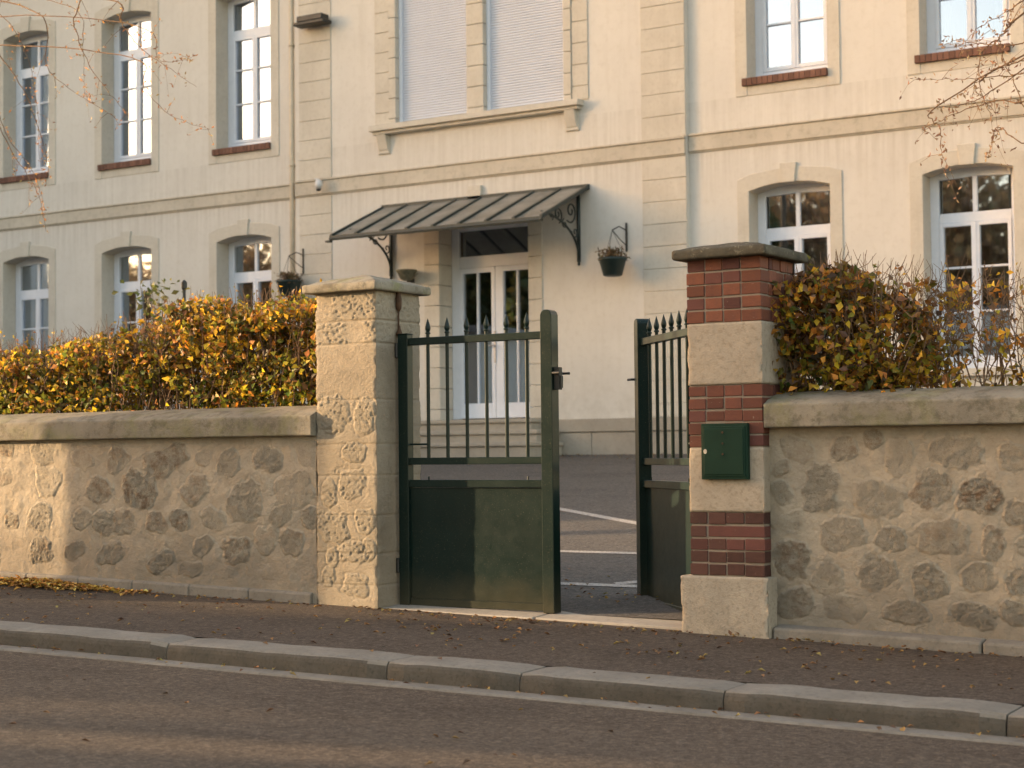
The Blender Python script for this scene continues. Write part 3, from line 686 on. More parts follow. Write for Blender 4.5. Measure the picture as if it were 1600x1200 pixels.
arrmesh('rubble_face', np.stack([X, Y, Z], -1).reshape(-1, 3), [gridfaces(nx, nz)], 'rubble', wl, org=tuple(wl.location), attrs={'stone': mk_, 'grime': gm_, 'rust': RUST[0]}, smooth=True)
b = MB(); b.box(-19, -6.68, 8.43, 8.83, -.4, 1.06); b.box(-19, -10.81, 8.392, 8.429, -.2, 1.06); b.build('wall_core', 'rubble', wl)
def coping(parent, xa, xb, seed, y0=8.345, y1=8.90, zt=1.205):
    n = int((xb-xa)/.03); xs_ = np.linspace(xa, xb, n)
    prof = [(y0+.03, 1.045), (y0, 1.047), (y0-.002, 1.10), (y0-.001, 1.166), (y0+.003, 1.171), (y0+.05, 1.192), (y0+.12, zt+.008), ((y0+y1)/2, zt+.035), (y1-.1, zt+.01), (y1, 1.17), (y1, 1.05), (y0+.04, 1.046)]
    sub = []
    for (a, b_) in zip(prof[:-1], prof[1:]):
        k = max(1, int(math.hypot(b_[0]-a[0], b_[1]-a[1])/.009))
        for i in range(k): sub.append((a[0]+(b_[0]-a[0])*i/k, a[1]+(b_[1]-a[1])*i/k))
    sub.append(prof[-1]); sub = np.array(sub); q = len(sub)
    X, I = np.meshgrid(xs_, np.arange(q)); Yy = sub[I, 0]; Zz = sub[I, 1]
    d = (fbm(X*6, Yy*6, Zz*6, 4, seed)-.5)*.009+(fbm(X*25, Yy*25, Zz*25, 3, seed+3)-.5)*.007
    Yy = Yy-d*np.where(Yy < y0+.06, 1, 0); Zz = Zz+d*np.where(Zz > 1.15, 1, .4)
    o = arrmesh('coping', np.stack([X, Yy, Zz], -1).reshape(-1, 3), [gridfaces(n, q)[:, ::-1]], 'coping_concrete', parent, org=tuple(parent.location), smooth=True)
    e = MB()
    for xx, fl in ((xa, 0), (xb, 1)):
        k = 0 if not fl else n-1; ring = [(X[i, k], Yy[i, k], Zz[i, k]) for i in range(q-1)]; e.add(ring, [tuple(range(q-1))])
    e.build('coping_end', 'coping_concrete', o, org=tuple(parent.location)); return o
coping(wl, -12.5, -6.67, 3, y0=8.335)
b = MB(); b.box(-19, -12.51, 8.345, 8.9, 1.05, 1.19); b.build('coping', 'coping_concrete', wl, bevel=.01)
b = MB()
for i in range(9):
    xa = -11.2+i*.5; b.hexa([(xa, 8.362, -.2), (xa+.497, 8.362, -.2), (xa+.497, 8.40, -.2), (xa, 8.40, -.2), (xa, 8.366, zw(xa)+.05), (xa+.497, 8.366, zw(xa+.5)+.05), (xa+.497, 8.40, zw(xa+.5)+.062), (xa, 8.40, zw(xa)+.062)])
b.build('skirting', 'kerb_stone', wl, bevel=.006)
wr = empty('rubble_wall', (-1.5, 8.6, 0), 'rubble garden wall with smooth grey coping right of the brick pillar', 'wall', 'garden walls either side of the gate')
X, Y, Z, mk_, gm_, (nx, nz) = rubble_grid(-3.69, 1.3, lambda x: zw(x)-.06, 1.06, 8.462, SR, .0065, (0, 1))
arrmesh('rubble_face', np.stack([X, Y, Z], -1).reshape(-1, 3), [gridfaces(nx, nz)], 'rubble', wr, org=tuple(wr.location), attrs={'stone': mk_, 'grime': gm_, 'rust': RUST[0]}, smooth=True)
b = MB(); b.box(-3.68, 6, 8.50, 8.86, -.5, 1.06); b.box(1.301, 6, 8.462, 8.499, -.4, 1.06); b.build('wall_core', 'rubble', wr)
coping(wr, -3.685, 1.5, 8, y0=8.385)
b = MB(); b.box(1.51, 6, 8.385, 8.9, 1.05, 1.19); b.build('coping', 'coping_concrete', wr, bevel=.01)
b = MB(); xa = -3.65
for L in (1.1, 1.0, 1.1, 1.0, 1.1, 2.0):
    b.hexa([(xa, 8.372, -.4), (xa+L-.006, 8.372, -.4), (xa+L-.006, 8.47, -.4), (xa, 8.47, -.4), (xa, 8.376, zw(xa)+.045), (xa+L-.006, 8.376, zw(xa+L)+.045), (xa+L-.006, 8.47, zw(xa+L)+.06), (xa, 8.47, zw(xa)+.06)]); xa += L
b.build('footing_kerb', 'kerb_stone', wr, bevel=.012, seg=2)

# ------------------------------------------------ pillars
def rough_block(name, mat, parent, x0, x1, y0, y1, z0, z1, amp, res, courses=None, stones=None, seed=0, attrs=True, chip=.012):
    """four displaced side faces with worn joints, wrapped round the corners"""
    W, D = x1-x0, y1-y0; per = 2*(W+D); nu = int(per/res); nz = int((z1-z0)/res)+1
    s = np.linspace(0, per, nu+1)[:-1]
    s = np.unique(np.concatenate([s, [0, W, W+D, 2*W+D]])); nu = len(s)
    def at(s):
        x = np.where(s < W, x0+s, np.where(s < W+D, x1, np.where(s < 2*W+D, x1-(s-W-D), x0)))
        y = np.where(s < W, y0, np.where(s < W+D, y0+s-W, np.where(s < 2*W+D, y1, y1-(s-2*W-D)))); return x, y
    px, py = at(s); cx, cy = (x0+x1)/2, (y0+y1)/2
    ex = (np.abs(px-cx)/(W/2)); ey = (np.abs(py-cy)/(D/2))
    nx_ = np.where(ex > .9999, np.sign(px-cx), 0.); ny_ = np.where(ey > .9999, np.sign(py-cy), 0.)
    Xb, Zb = np.meshgrid(px, np.linspace(z0, z1, nz)); Yb = np.meshgrid(py, np.linspace(z0, z1, nz))[0]
    cd = np.minimum(np.abs(ex-1)*W/2+np.abs(ey-1)*D/2, 1)          # distance to a corner
    n1 = fbm(Xb*7, Yb*7, Zb*7, 3, seed); n2 = fbm(Xb*62, Yb*62, Zb*62, 3, seed+5); n3 = fbm(Xb*60, Yb*60, Zb*60, 2, seed+9)
    d = (n1-.5)*.008+(n3-.5)*.003; st = np.zeros_like(Xb)
    if courses:
        for (a, b_, kind) in courses:
            m_ = sst(a, a+.012, Zb)*sst(b_, b_-.012, Zb)
            if kind == 'rough':
                rid = 1-np.abs(2*n2-1); mm = m_*sst(.42, .55, fbm(Xb*6, Yb*6, Zb*6, 3, seed+21)+.08); d = d+mm*((n2-.5)*.016+(rid-.7)*.011); st = np.maximum(st, mm*.4)
            g_ = np.exp(-((Zb-a)/.005)**2); d = d-g_*.006
    if stones:
        for k, (sx, sz, a, b_) in enumerate(stones):
            r_ = (np.abs((Xb-sx)/a)**2.4+np.abs((Zb-sz)/b_)**2.4)**(1/2.4)+(fbm(Xb*14, Yb*14, Zb*14, 4, seed+2)-.5)*1.1
            m_ = sst(1.12, .85, r_)*.9*(Yb < y0+.01+.12*(sx > x1-.12)); rid = 1-np.abs(2*n2-1)
            d = d+m_*(.001+(n2-.5)*.013+(rid-.7)*.010)-np.exp(-((r_-1.08)/.07)**2)*.004*(Yb < y0+.01); st = np.maximum(st, m_*.7)
    corner = np.exp(-(np.meshgrid(cd, np.zeros(nz))[0]/.012)**2)
    d = d-corner*(chip*sst(.45, .75, fbm(Xb*14, Yb*14, Zb*14, 3, seed+13))+.003)
    nl = np.maximum(np.hypot(nx_, ny_), 1e-6); NX = np.meshgrid(nx_/nl, np.zeros(nz))[0]; NY = np.meshgrid(ny_/nl, np.zeros(nz))[0]
    k = np.meshgrid(np.where(nl > 1.2, 1.2, 1.), np.zeros(nz))[0]
    V = np.stack([Xb+NX*d*amp*k, Yb+NY*d*amp*k, Zb], -1).reshape(-1, 3)
    i = np.arange(nu*nz).reshape(nz, nu); j = np.roll(i, -1, 1)
    Fc = np.stack([i[:-1], j[:-1], j[1:], i[1:]], -1).reshape(-1, 4)
    nV = len(V); V = np.concatenate([V, [[cx, cy, z0], [cx, cy, z1]]])
    t0 = np.stack([np.full(nu, nV), j[0], i[0]], 1); t1 = np.stack([np.full(nu, nV+1), i[-1], j[-1]], 1)
    return arrmesh(name, V, [Fc, np.concatenate([t0, t1])], mat, parent, org=tuple(worldloc(parent)), attrs={'stone': np.concatenate([st.ravel(), [0, 0]])}, smooth=True)
def capstone(parent, x0, x1, y0, y1, z0, z1, apex, mat, seed, name='cap'):
    n = 40; u = np.linspace(0, 1, n); V = []; rings = []
    def ring(k, z, dd):
        a, b_, c, d = x0+k, x1-k, y0+k, y1-k; P = []
        for i in range(n): P.append((a+(b_-a)*i/n, c))
        for i in range(n): P.append((b_, c+(d-c)*i/n))
        for i in range(n): P.append((b_-(b_-a)*i/n, d))
        for i in range(n): P.append((a, d-(d-c)*i/n))
        return [(p[0], p[1], z) for p in P]
    hw = min(x1-x0, y1-y0)/2
    L = [(hw*.98, z0), (.06, z0), (.006, z0), (0, z0+.008), (0, z0+.02), (0, (z0+z1)/2), (0, z1-.008), (.008, z1), (.03, z1+.004)]
    L += [(k, z1+.004+(apex-z1-.004)*(k/hw)) for k in (.07, .11, .15, .19, .23, hw*.98)]
    V = np.array([ring(k, z, 0) for k, z in L]); d = fbm(V[..., 0]*8, V[..., 1]*8, V[..., 2]*8, 4, seed)-.5; d2 = fbm(V[..., 0]*35, V[..., 1]*35, V[..., 2]*35, 3, seed+1)-.5
    c = np.array([(x0+x1)/2, (y0+y1)/2, (z0+z1)/2]); o = V-c; o[..., 2] *= 3; o /= np.linalg.norm(o, axis=-1)[..., None]
    V = V+o*(d*.014+d2*.007)[..., None]
    k, q = V.shape[:2]; i = np.arange(k*q).reshape(k, q); j = np.roll(i, -1, 1)
    Fc = np.stack([i[:-1], j[:-1], j[1:], i[1:]], -1).reshape(-1, 4)
    return arrmesh(name, V.reshape(-1, 3), [Fc, i[:1, ::-1], i[-1:]], mat, parent, org=tuple(worldloc(parent)), smooth=True)
lp = empty('stone_pillar', (-6.43, 8.62, 0), 'pale rough-hewn stone gate pillar at the hinge side of the closed leaf', 'pillar')
zc = [-.06, .14, .33, .56, .80, .99, 1.26, 1.60, 1.74, 1.93]
crs = [(zc[i], zc[i+1], 'rough' if i in (7, 8) else ('half' if i in (3,) else 'smooth')) for i in range(len(zc)-1)]
rough_block('shaft', 'hewn_stone_shaded', lp, -6.668, -6.203, 8.385, 8.85, -.06, 1.925, 1.0, .0062, crs, SP, 3)
capstone(lp, -6.722, -6.158, 8.325, 8.905, 1.918, 1.972, 2.045, 'cap_concrete', 5)
b = MB(); b.tube([(-6.19, 8.60, 1.66), (-6.19, 8.60, 1.80)], .006, 6); b.lathe((-6.185, 8.60, 1.655), [(.022, 0), (.02, .012), (.009, .04), (.007, .06)], 10)
b.lathe((-6.188, 8.60, 1.80), [(.006, 0), (.018, .02), (.02, .08), (.014, .10), (.018, .12), (.004, .16)], 8)
t = empty('door_pull', (-6.2, 8.6, 1.7), 'small rusty iron bell pull on the stone pillar above the gate hinge', 'bell pull'); b.build('pull', 'rusty_iron', t, smooth=True)

rp = empty('brick_pillar', (-3.9, 8.61, 0), 'banded red brick and stone gate pillar with a dark cap', 'pillar')
for i, (z0, z1) in enumerate(((1.281, 1.609), (.604, .944))):
    rough_block('stone_band', 'pillar_stone', rp, -4.124, -3.688, 8.384, 8.82, z0, z1, .7, .012, None, None, 40+i, chip=.008)
rough_block('base', 'base_stone', rp, -4.166, -3.658, 8.345, 8.86, -.12, .262, .9, .012, None, None, 60, chip=.014)
for bi, (z0, z1) in enumerate(((.263, .603), (.945, 1.28), (1.61, 1.957))):
    b = MB(); x0, x1, y0, y1 = -4.122, -3.69, 8.386, 8.818
    b.box(x0+.007, x1-.007, y0+.007, y1-.007, z0, z1); core = b.build('mortar', 'mortar', rp)
    b = MB(); H_ = (z1-z0)/5
    for k in range(5):
        a, c = z0+k*H_+.005, z0+(k+1)*H_-.005
        for side in range(4):
            n = 4; tw = (x1-x0)
            cuts = [0, .105, .21, .316, tw] if side != 1 or k % 2 else [0, .05, .155, .26, .36, tw]
            if k == 3 and bi == 0 and side == 0: cuts = [0, .1, tw]
            if side in (1, 3): cuts = [max(.106, q) if 0 < q < .11 else q for q in cuts]; cuts[0] = .1065; cuts = sorted(set(cuts)); 
            if side in (1, 3): cuts = [q for q in cuts if q <= tw-.1065]+[tw-.1065]; cuts = [cuts[0]]+[q for q in cuts[1:] if q-cuts[0] > .03]
            for p, q in zip(cuts[:-1], cuts[1:]):
                if q-p < .03: continue
                j = [random.uniform(-.003, .003) for _ in range(5)]; t = random.uniform(.7, 1.25)
                base = ((.075, .034, .026), (.145, .052, .034), (.195, .070, .040))[bi] if random.random() < .75 else (.12, .045, .036)
                b.cur = tuple(v*t for v in base)
                p_, q_ = p+(.0035 if p > .001 else 0), q-(.0035 if q < tw-.001 else 0)
                if side == 0: b.box(x0+p_+j[0], x0+q_+j[1], y0+j[2], y0+.105, a+j[3], c+j[4])
                elif side == 2: b.box(x0+p_+j[0], x0+q_+j[1], y1-.105, y1+j[2], a+j[3], c+j[4])
                elif side == 1: b.box(x1-.105, x1+j[2], y0+p_+j[0], y0+q_+j[1], a+j[3], c+j[4])
                else: b.box(x0+j[2], x0+.105, y0+p_+j[0], y0+q_+j[1], a+j[3], c+j[4])
    b.build('brickwork', 'brick', rp, bevel=.004, seg=2, tint=True)
capstone(rp, -4.178, -3.635, 8.325, 8.905, 1.955, 2.008, 2.062, 'dark_cap', 15)
# mailbox
mb = empty('letter_box', (-3.9, 8.36, .78), 'dark green metal letter box on the front of the brick pillar', 'letter box')
b = MB(); b.box(-4.034, -3.765, 8.352, 8.383, .776, 1.073); b.box(-4.022, -3.777, 8.346, 8.352, .790, 1.058); b.build('case', 'mailbox_paint', mb, bevel=.004, seg=2)
b = MB(); b.box(-4.012, -3.787, 8.341, 8.3455, .802, 1.046); dr = b.build('door', 'mailbox_paint', mb, bevel=.003)
b = MB(); b.add([(-4.005+.01*math.cos(t), 8.3395, .925+.013*math.sin(t)) for t in np.linspace(0, 6.28, 13)[:-1]]+[(-4.005+.01*math.cos(t), 8.343, .925+.013*math.sin(t)) for t in np.linspace(0, 6.28, 13)[:-1]], [tuple(range(12))]+[(i, (i+1) % 12, 12+(i+1) % 12, 12+i) for i in range(12)]); b.build('lock', 'door_metal', dr)
for z in (1.025, .967, .910):
    b = MB(); b.tube([(-3.903, 8.3435, z), (-3.903, 8.337, z)], .006, 8); b.build('rivet', 'rusty_iron', dr)

# ------------------------------------------------ gates
def make_leaf(label, lock_side):
    """leaf drawn in its own frame: hinge at x=0, free end at x=1.06, street face towards -y"""
    t = empty('gate_leaf', (0, 0, 0), label, 'gate', 'leaves of the green metal gate')
    b = MB(); b.box(0, .072, -.03, .03, .012, 1.655); b.box(-.0015, .0735, -.032, .032, 1.655, 1.662); b.build('hinge_stile', 'green_paint', t, bevel=.003)
    b = MB(); V = []
    pr = [(-.038, 0.005), (.038, 0.005), (.038, 1.725), (.03, 1.743), (.015, 1.754), (-.015, 1.754), (-.03, 1.743), (-.038, 1.725)]
    b.slab2d([[(1.06+x, z) for x, z in pr]], -.04, .04); b.build('end_post', 'green_paint', t, bevel=.003)
    b = MB(); b.box(.073, 1.021, -.022, .022, 1.588, 1.632); b.build('top_rail', 'green_paint', t, bevel=.003)
    b = MB(); b.box(.073, 1.021, -.020, .020, .862, .904); b.build('middle_rail', 'green_paint', t, bevel=.003)
    b = MB(); b.box(.073, 1.021, -.022, .022, .725, .770); b.build('panel_rail', 'green_paint', t, bevel=.003)
    n, m_ = 60, 50; X, Z = np.meshgrid(np.linspace(.0725, 1.0215, n), np.linspace(.012, .724, m_)); Y = -.006+.003*np.sin(X*5+1)*np.sin(Z*6)
    V = np.concatenate([np.stack([X, Y, Z], -1).reshape(-1, 3), np.stack([X, Y+.004, Z], -1).reshape(-1, 3)]); g_ = gridfaces(n, m_)
    arrmesh('sheet_panel', V, [g_, g_[:, ::-1]+n*m_], 'green_paint', t, smooth=True)
    b = MB(); b.box(.073, 1.021, -.016, .012, .012, .055); b.box(.073, 1.021, -.010, -.0065, .055, .058); b.build('bottom_rail', 'green_paint', t, bevel=.002)
    for i in range(6):
        x = .205+.1405*i
        b = MB(); b.tube([(x, 0, .904), (x, 0, 1.588)], .011, 10); b.tube([(x, 0, 1.632), (x, 0, 1.652)], .011, 10)
        b.lathe((x, 0, 1.650), [(.010, 0), (.016, .004), (.016, .010), (.010, .016), (.013, .022), (.0165, .034), (.0165, .044), (.009, .072), (.001, .098)], 10)
        if i in (0, 5): b.tube([(x, 0, .768), (x, 0, .79)], .005, 6)
        b.build('spiked_bar', 'green_paint', t, smooth=False, bevel=0)
    b = MB(); b.tube([(.072, 0, .985), (.20, 0, .985)], .006, 6); b.build('tie_rod', 'green_paint', t)
    for z in (.25, 1.56):
        b = MB(); b.box(-.03, .0, -.02, .02, z-.025, z+.025); b.tube([(-.012, -.024, z-.045), (-.012, -.024, z+.045)], .012, 8); b.build('hinge', 'black_iron', t, bevel=.003)
    b = MB(); b.box(1.0985, 1.135, -.018, .018, 1.29, 1.42); b.tube([(1.115, -.018, 1.385), (1.115, -.055, 1.385), (1.165, -.062, 1.385)], .008, 8)
    b.tube([(1.115, .018, 1.385), (1.115, .055, 1.385), (1.16, .062, 1.385)], .008, 8); b.box(1.135, 1.145, -.012, .012, 1.30, 1.37)
    b.build('lock_case', 'black_iron', t, bevel=.003)
    return t
gl = make_leaf('closed green metal gate leaf hung on the pale stone pillar', 1)
gr = gl.copy(); COL.objects.link(gr); gr['label'] = 'open green metal gate leaf swung inwards behind the brick pillar'
for ch in gl.children:
    c = ch.copy(); COL.objects.link(c); c.parent = gr
gl.location = (-6.177, 8.60, 0.0)
gr.location = (-4.165, 8.62, -.015); gr.rotation_euler = (0, 0, R(180-45))
gr.scale = (1, -1, 1) if False else (1, 1, 1)

# ================================================================== HEDGES
PAL = [(.62, .35, .03), (.42, .27, .03), (.23, .20, .03), (.50, .21, .035), (.31, .15, .06), (.17, .10, .06), (.13, .14, .03)]
def hedge(name, label, cat, xa, xb, yc, dep, topf, densf, n, seed, group=None, wts=(4, 6, 7, 3, 3, 2, 4), base=None, twigs=220, size=.052):
    t = empty(name, ((xa+xb)/2, yc, .05), label, cat, group)
    rg = np.random.default_rng(seed); P = []
    while len(P) < n:
        x = rg.uniform(xa, xb, 4000); z = rg.uniform(1.12, 2.15, 4000); y = yc+rg.normal(0, dep, 4000)
        top = topf(x)+.10*(fbm(x*3, 0*x, 0*x, 3, seed)-.5)*2
        f = fbm(x*6, y*6, z*6, 3, seed+2); dn = densf(x, z)
        k = (z < top-.25*np.abs(y-yc)) & (np.abs(y-yc) < dep*2.1) & (f+(rg.random(4000)-.5)*.12 > .60-.16*dn) & (rg.random(4000) < dn+.03)
        P += list(np.stack([x, y, z], 1)[k])
    P = np.array(P[:n]); g2 = fbm(P[:, 0]*3, P[:, 1]*3, P[:, 2]*3, 2, seed+8)
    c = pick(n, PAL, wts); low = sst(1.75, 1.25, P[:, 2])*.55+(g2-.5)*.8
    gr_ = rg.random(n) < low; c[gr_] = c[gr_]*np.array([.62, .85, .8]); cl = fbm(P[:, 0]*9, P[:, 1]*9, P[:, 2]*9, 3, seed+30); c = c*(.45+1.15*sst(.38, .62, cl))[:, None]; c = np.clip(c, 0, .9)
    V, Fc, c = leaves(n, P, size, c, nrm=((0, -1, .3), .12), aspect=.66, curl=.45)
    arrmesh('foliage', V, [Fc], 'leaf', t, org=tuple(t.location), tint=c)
    b = MB()
    for i in range(twigs):
        x = rg.uniform(xa+.05, xb-.05); y = yc+rg.normal(0, dep*.6); zt = float(topf(np.array([x]))[0])+rg.uniform(-.12, .10)
        z0 = rg.uniform(.9, 1.5); k = 6; pts = []; xx, yy = x, y; s = rg.uniform(-.35, .35)
        for j in range(k+1):
            tt = j/k; pts.append((xx, yy, z0+(zt-z0)*tt)); xx += (s*.12+rg.normal(0, .018)); yy += rg.normal(0, .015)
        r_ = rg.uniform(.0025, .0055); b.tube(pts, [r_*(1-.7*j/k) for j in range(k+1)], 4, False)
        for _ in range(3):
            j = rg.integers(1, k); p = Vector(pts[j]); d = Vector((rg.normal(0, 1), rg.normal(0, .5), rg.uniform(.1, 1))).normalized()
            q = p+d*rg.uniform(.04, .12); e = q+(d+Vector((rg.normal(0, .5), 0, .5))).normalized()*rg.uniform(.03, .09); b.tube([p, q, e], [r_*.6, r_*.45, r_*.25], 4, False)
    sh = []
    for i in range(int((xb-xa)*8)):
        x = rg.uniform(xa+.05, xb-.05); zt = float(topf(np.array([x]))[0]); y = yc+rg.normal(0, dep*.5); L = rg.uniform(.04, .15); s = rg.normal(0, .35)
        pts = [(x+s*L*q, y, zt-.08+(L+.08)*q) for q in (0, .35, .7, 1)]; b.tube(pts, [.003, .0026, .002, .0012], 4, False)
        for q in np.arange(.1, 1.05, .16): sh.append((x+s*L*q+rg.normal(0, .012), y+rg.normal(0, .012), zt-.08+(L+.08)*q))
    V, Fc, c = leaves(len(sh), np.array(sh), size*.8, pick(len(sh), PAL, wts), aspect=.55, curl=.4)
    arrmesh('shoot_leaves', V, [Fc], 'leaf', t, org=tuple(t.location), tint=c)
    for i in range(int((xb-xa)/.4)):
        x = xa+.2+.4*i+rg.uniform(-.08, .08); k = 6; pts = [(x+rg.normal(0, .02), yc+.05+rg.normal(0, .02), .1+1.4*j/k) for j in range(k+1)]; b.tube(pts, [.018-.002*j for j in range(k+1)], 6, False)
    b.build('twigs', 'twig', t); return t
hedge('hedge', 'long golden autumn hedge above the left garden wall', 'hedge', -11.6, -6.72, 8.98, .15,
      lambda x: np.interp(x, [-11.6, -9.6, -9.0, -8.3, -7.3, -6.9, -6.7], [1.74, 1.76, 1.82, 1.97, 1.97, 1.93, 1.86]), lambda x, z: .95-.25*sst(1.4, 1.15, z), 25000, 3, twigs=620, size=.046)
hedge('shrub', 'bushy olive and orange shrub beside the brick pillar', 'shrub', -3.86, -2.95, 8.80, .14,
      lambda x: np.interp(x, [-3.86, -3.72, -3.35, -3.1, -2.95], [1.70, 1.88, 1.92, 1.84, 1.7]), lambda x, z: np.interp(x, [-3.9, -3.3, -3.0], [.82, .78, .5]), 6600, 9, twigs=170, size=.046, wts=(4, 5, 3, 7, 5, 3, 2))
hedge('shrub', 'nearly bare twiggy shrub at the right end of the wall', 'shrub', -3.08, -1.6, 8.85, .15,
      lambda x: np.interp(x, [-3.1, -2.9, -2.5, -1.6], [1.82, 1.86, 1.74, 1.75]), lambda x, z: np.interp(x, [-3.1, -2.8, -1.6], [.7, .4, .35]), 2300, 13, wts=(4, 3, 1, 7, 4, 2, 0), twigs=170, size=.042)
# young shoots and the post behind the left hedge
t = empty('shrub', (-10.35, 11.0, .19), 'thin green shrub poking up behind the hedge beside a dark post', 'shrub')
n = 260; P = np.stack([-10.40+RNG.normal(0, .14, n), 11+RNG.normal(0, .12, n), RNG.uniform(1.5, 2.45, n)], 1); P[:, 0] += (P[:, 2]-1.9)*-.15
V, Fc, c = leaves(n, P, .06, pick(n, [(.12, .14, .04), (.18, .17, .05)], [1, 1])); arrmesh('foliage', V, [Fc], 'leaf', t, org=tuple(t.location), tint=c)
b = MB()
for i in range(7): b.tube([(-10.35+RNG.normal(0, .03), 11, .2), (-10.37+RNG.normal(0, .08), 11, 1.4), (-10.42+RNG.normal(0, .14), 11+RNG.normal(0, .08), 2.1+RNG.random()*.35)], [.009, .006, .002], 5)
b.build('stems', 'twig', t)
t = empty('garden_post', (-10.165, 11.0, .19), 'thin dark metal post standing behind the left hedge', 'post')
b = MB(); b.tube([(-10.165, 11, .1), (-10.165, 11, 2.36)], .013, 8); b.build('pole', 'black_iron', t)
b = MB(); b.lathe((-10.165, 11, 2.34), [(.013, 0), (.024, .02), (.024, .07), (.008, .09)], 8); b.build('finial', 'black_iron', t)

# ------------------------------------------------ overhanging twigs
def W(px, py, y):
    q = fw+rt*(px-800)/F_PX-up*(py-600)/F_PX; return Vector((0, 0, .93))+q*(y/q.y)
def hang_tree(label, trunk, top, brs, colr, seed, buds=True):
    t = empty('tree', trunk, label, 'tree', 'bare trees overhanging the yard'); rg = np.random.default_rng(seed)
    b = MB(); tx, ty, tz = trunk; b.tube([(tx, ty, tz), (tx+.05, ty, tz+1.5), (tx-.03, ty+.05, tz+3), (tx, ty, top)], [.13, .11, .085, .04], 10); b.build('trunk', 'bark', t, smooth=True)
    b = MB(); bp = []
    for pts, r_ in brs:
        pts = [Vector(p) for p in pts]; root = Vector((tx, ty, pts[0].z+.35)); P = [root, root.lerp(pts[0], .5)+Vector((0, 0, .18))]+pts
        # smooth through points
        Q = []
        for i in range(len(P)-1):
            p0, p1, p2, p3 = P[max(i-1, 0)], P[i], P[i+1], P[min(i+2, len(P)-1)]
            for k in range(8):
                s = k/8; Q.append(.5*((2*p1)+(p2-p0)*s+(2*p0-5*p1+4*p2-p3)*s*s+(3*p1-p0-3*p2+p3)*s**3))
        Q.append(P[-1]); m_ = len(Q)
        for i in range(1, m_-1): Q[i] = Q[i]+Vector(rg.normal(0, .0035, 3))
        b.tube(Q, [r_*2.0*(1-i/m_)**1.5+r_*.38 for i in range(m_)], 5, False)
        for i in range(14, m_, 1):
            if rg.random() < .75: bp.append(Q[i]+Vector(rg.normal(0, .01, 3)))
            if rg.random() < .2:
                d = Vector((rg.normal(0, .7), rg.normal(0, .3), rg.normal(-.2, .7))).normalized(); L = rg.uniform(.06, .22)
                e = Q[i]+d*L+Vector((0, 0, -.03)); b.tube([Q[i], Q[i]+d*L*.5, e], [r_*.5, r_*.38, r_*.2], 4, False); bp += [e, Q[i]+d*L*.5]
    b.build('branches', 'twig', t)
    if bp:
        P = np.array([tuple(p) for p in bp]); P = np.concatenate([P, P+rg.normal(0, .012, P.shape)]); n = len(P)
        V, Fc, c = leaves(n, P, .028, pick(n, colr, [1]*len(colr)), aspect=.4); arrmesh('buds', V, [Fc], 'leaf', t, org=tuple(t.location), tint=c)['kind'] = 'stuff'
    return t
OR = [(.45, .22, .08), (.40, .28, .12), (.30, .15, .07)]
y_ = 9.6
hang_tree('tree with long drooping bare twigs reaching in at the top left', (-13.0, 9.9, .1), 6.6, [
    ([W(60, 20, y_), W(72, 99, y_), W(106, 136, y_), W(175, 180, y_)], .004), ([W(112, -20, y_), W(116, 36, y_), W(135, 93, y_), W(169, 142, y_), W(202, 182, y_)], .004),
    ([W(170, 0, y_), W(190, 36, y_), W(218, 73, y_), W(253, 99, y_), W(307, 136, y_)], .004), ([W(205, 90, y_), W(224, 136, y_), W(267, 180, y_), W(328, 202, y_)], .003),
    ([W(215, 40, y_), W(247, 92, y_), W(285, 94, y_), W(302, 88, y_)], .0025), ([W(110, 10, y_), W(130, 80, y_), W(132, 140, y_), W(145, 162, y_)], .002),
    ([W(-30, 160, y_), W(20, 240, y_), W(58, 300, y_), W(72, 362, y_)], .004), ([W(-30, 60, y_), W(30, 130, y_), W(60, 200, y_), W(75, 260, y_), W(70, 290, y_)], .004),
    ([W(-30, 120, y_), W(10, 210, y_), W(48, 262, y_), W(64, 300, y_), W(70, 330, y_)], .003), ([W(-20, 10, y_), W(30, 60, y_), W(56, 150, y_), W(62, 250, y_)], .003)], OR, 5)
y_ = 9.4
hang_tree('tree with knotty bare twigs reaching in at the top right', (-1.5, 9.6, .1), 6.0, [
    ([W(1620, 150, y_), W(1554, 158, y_), W(1494, 176, y_), W(1440, 203, y_)], .004), ([W(1560, 135, y_), W(1500, 165, y_), W(1466, 166, y_)], .003),
    ([W(1466, 166, y_), W(1470, 200, y_), W(1471, 240, y_), W(1475, 268, y_)], .003), ([W(1630, 100, y_), W(1554, 120, y_), W(1490, 124, y_), W(1428, 125, y_)], .003),
    ([W(1600, 20, y_), W(1560, 60, y_), W(1530, 90, y_), W(1535, 150, y_), W(1550, 180, y_)], .004), ([W(1610, 60, y_), W(1540, 70, y_), W(1495, 62, y_), W(1470, 75, y_)], .003),
    ([W(1600, 0, y_), W(1570, 20, y_), W(1520, 50, y_), W(1500, 90, y_)], .003), ([W(1620, 220, y_), W(1560, 200, y_), W(1548, 230, y_), W(1540, 245, y_)], .003),
    ([W(1600, 90, y_), W(1560, 105, y_), W(1525, 130, y_), W(1500, 150, y_)], .003), ([W(1630, 180, y_), W(1580, 120, y_), W(1560, 60, y_), W(1545, 40, y_)], .003)], [(.25, .14, .09), (.30, .20, .12)], 6)

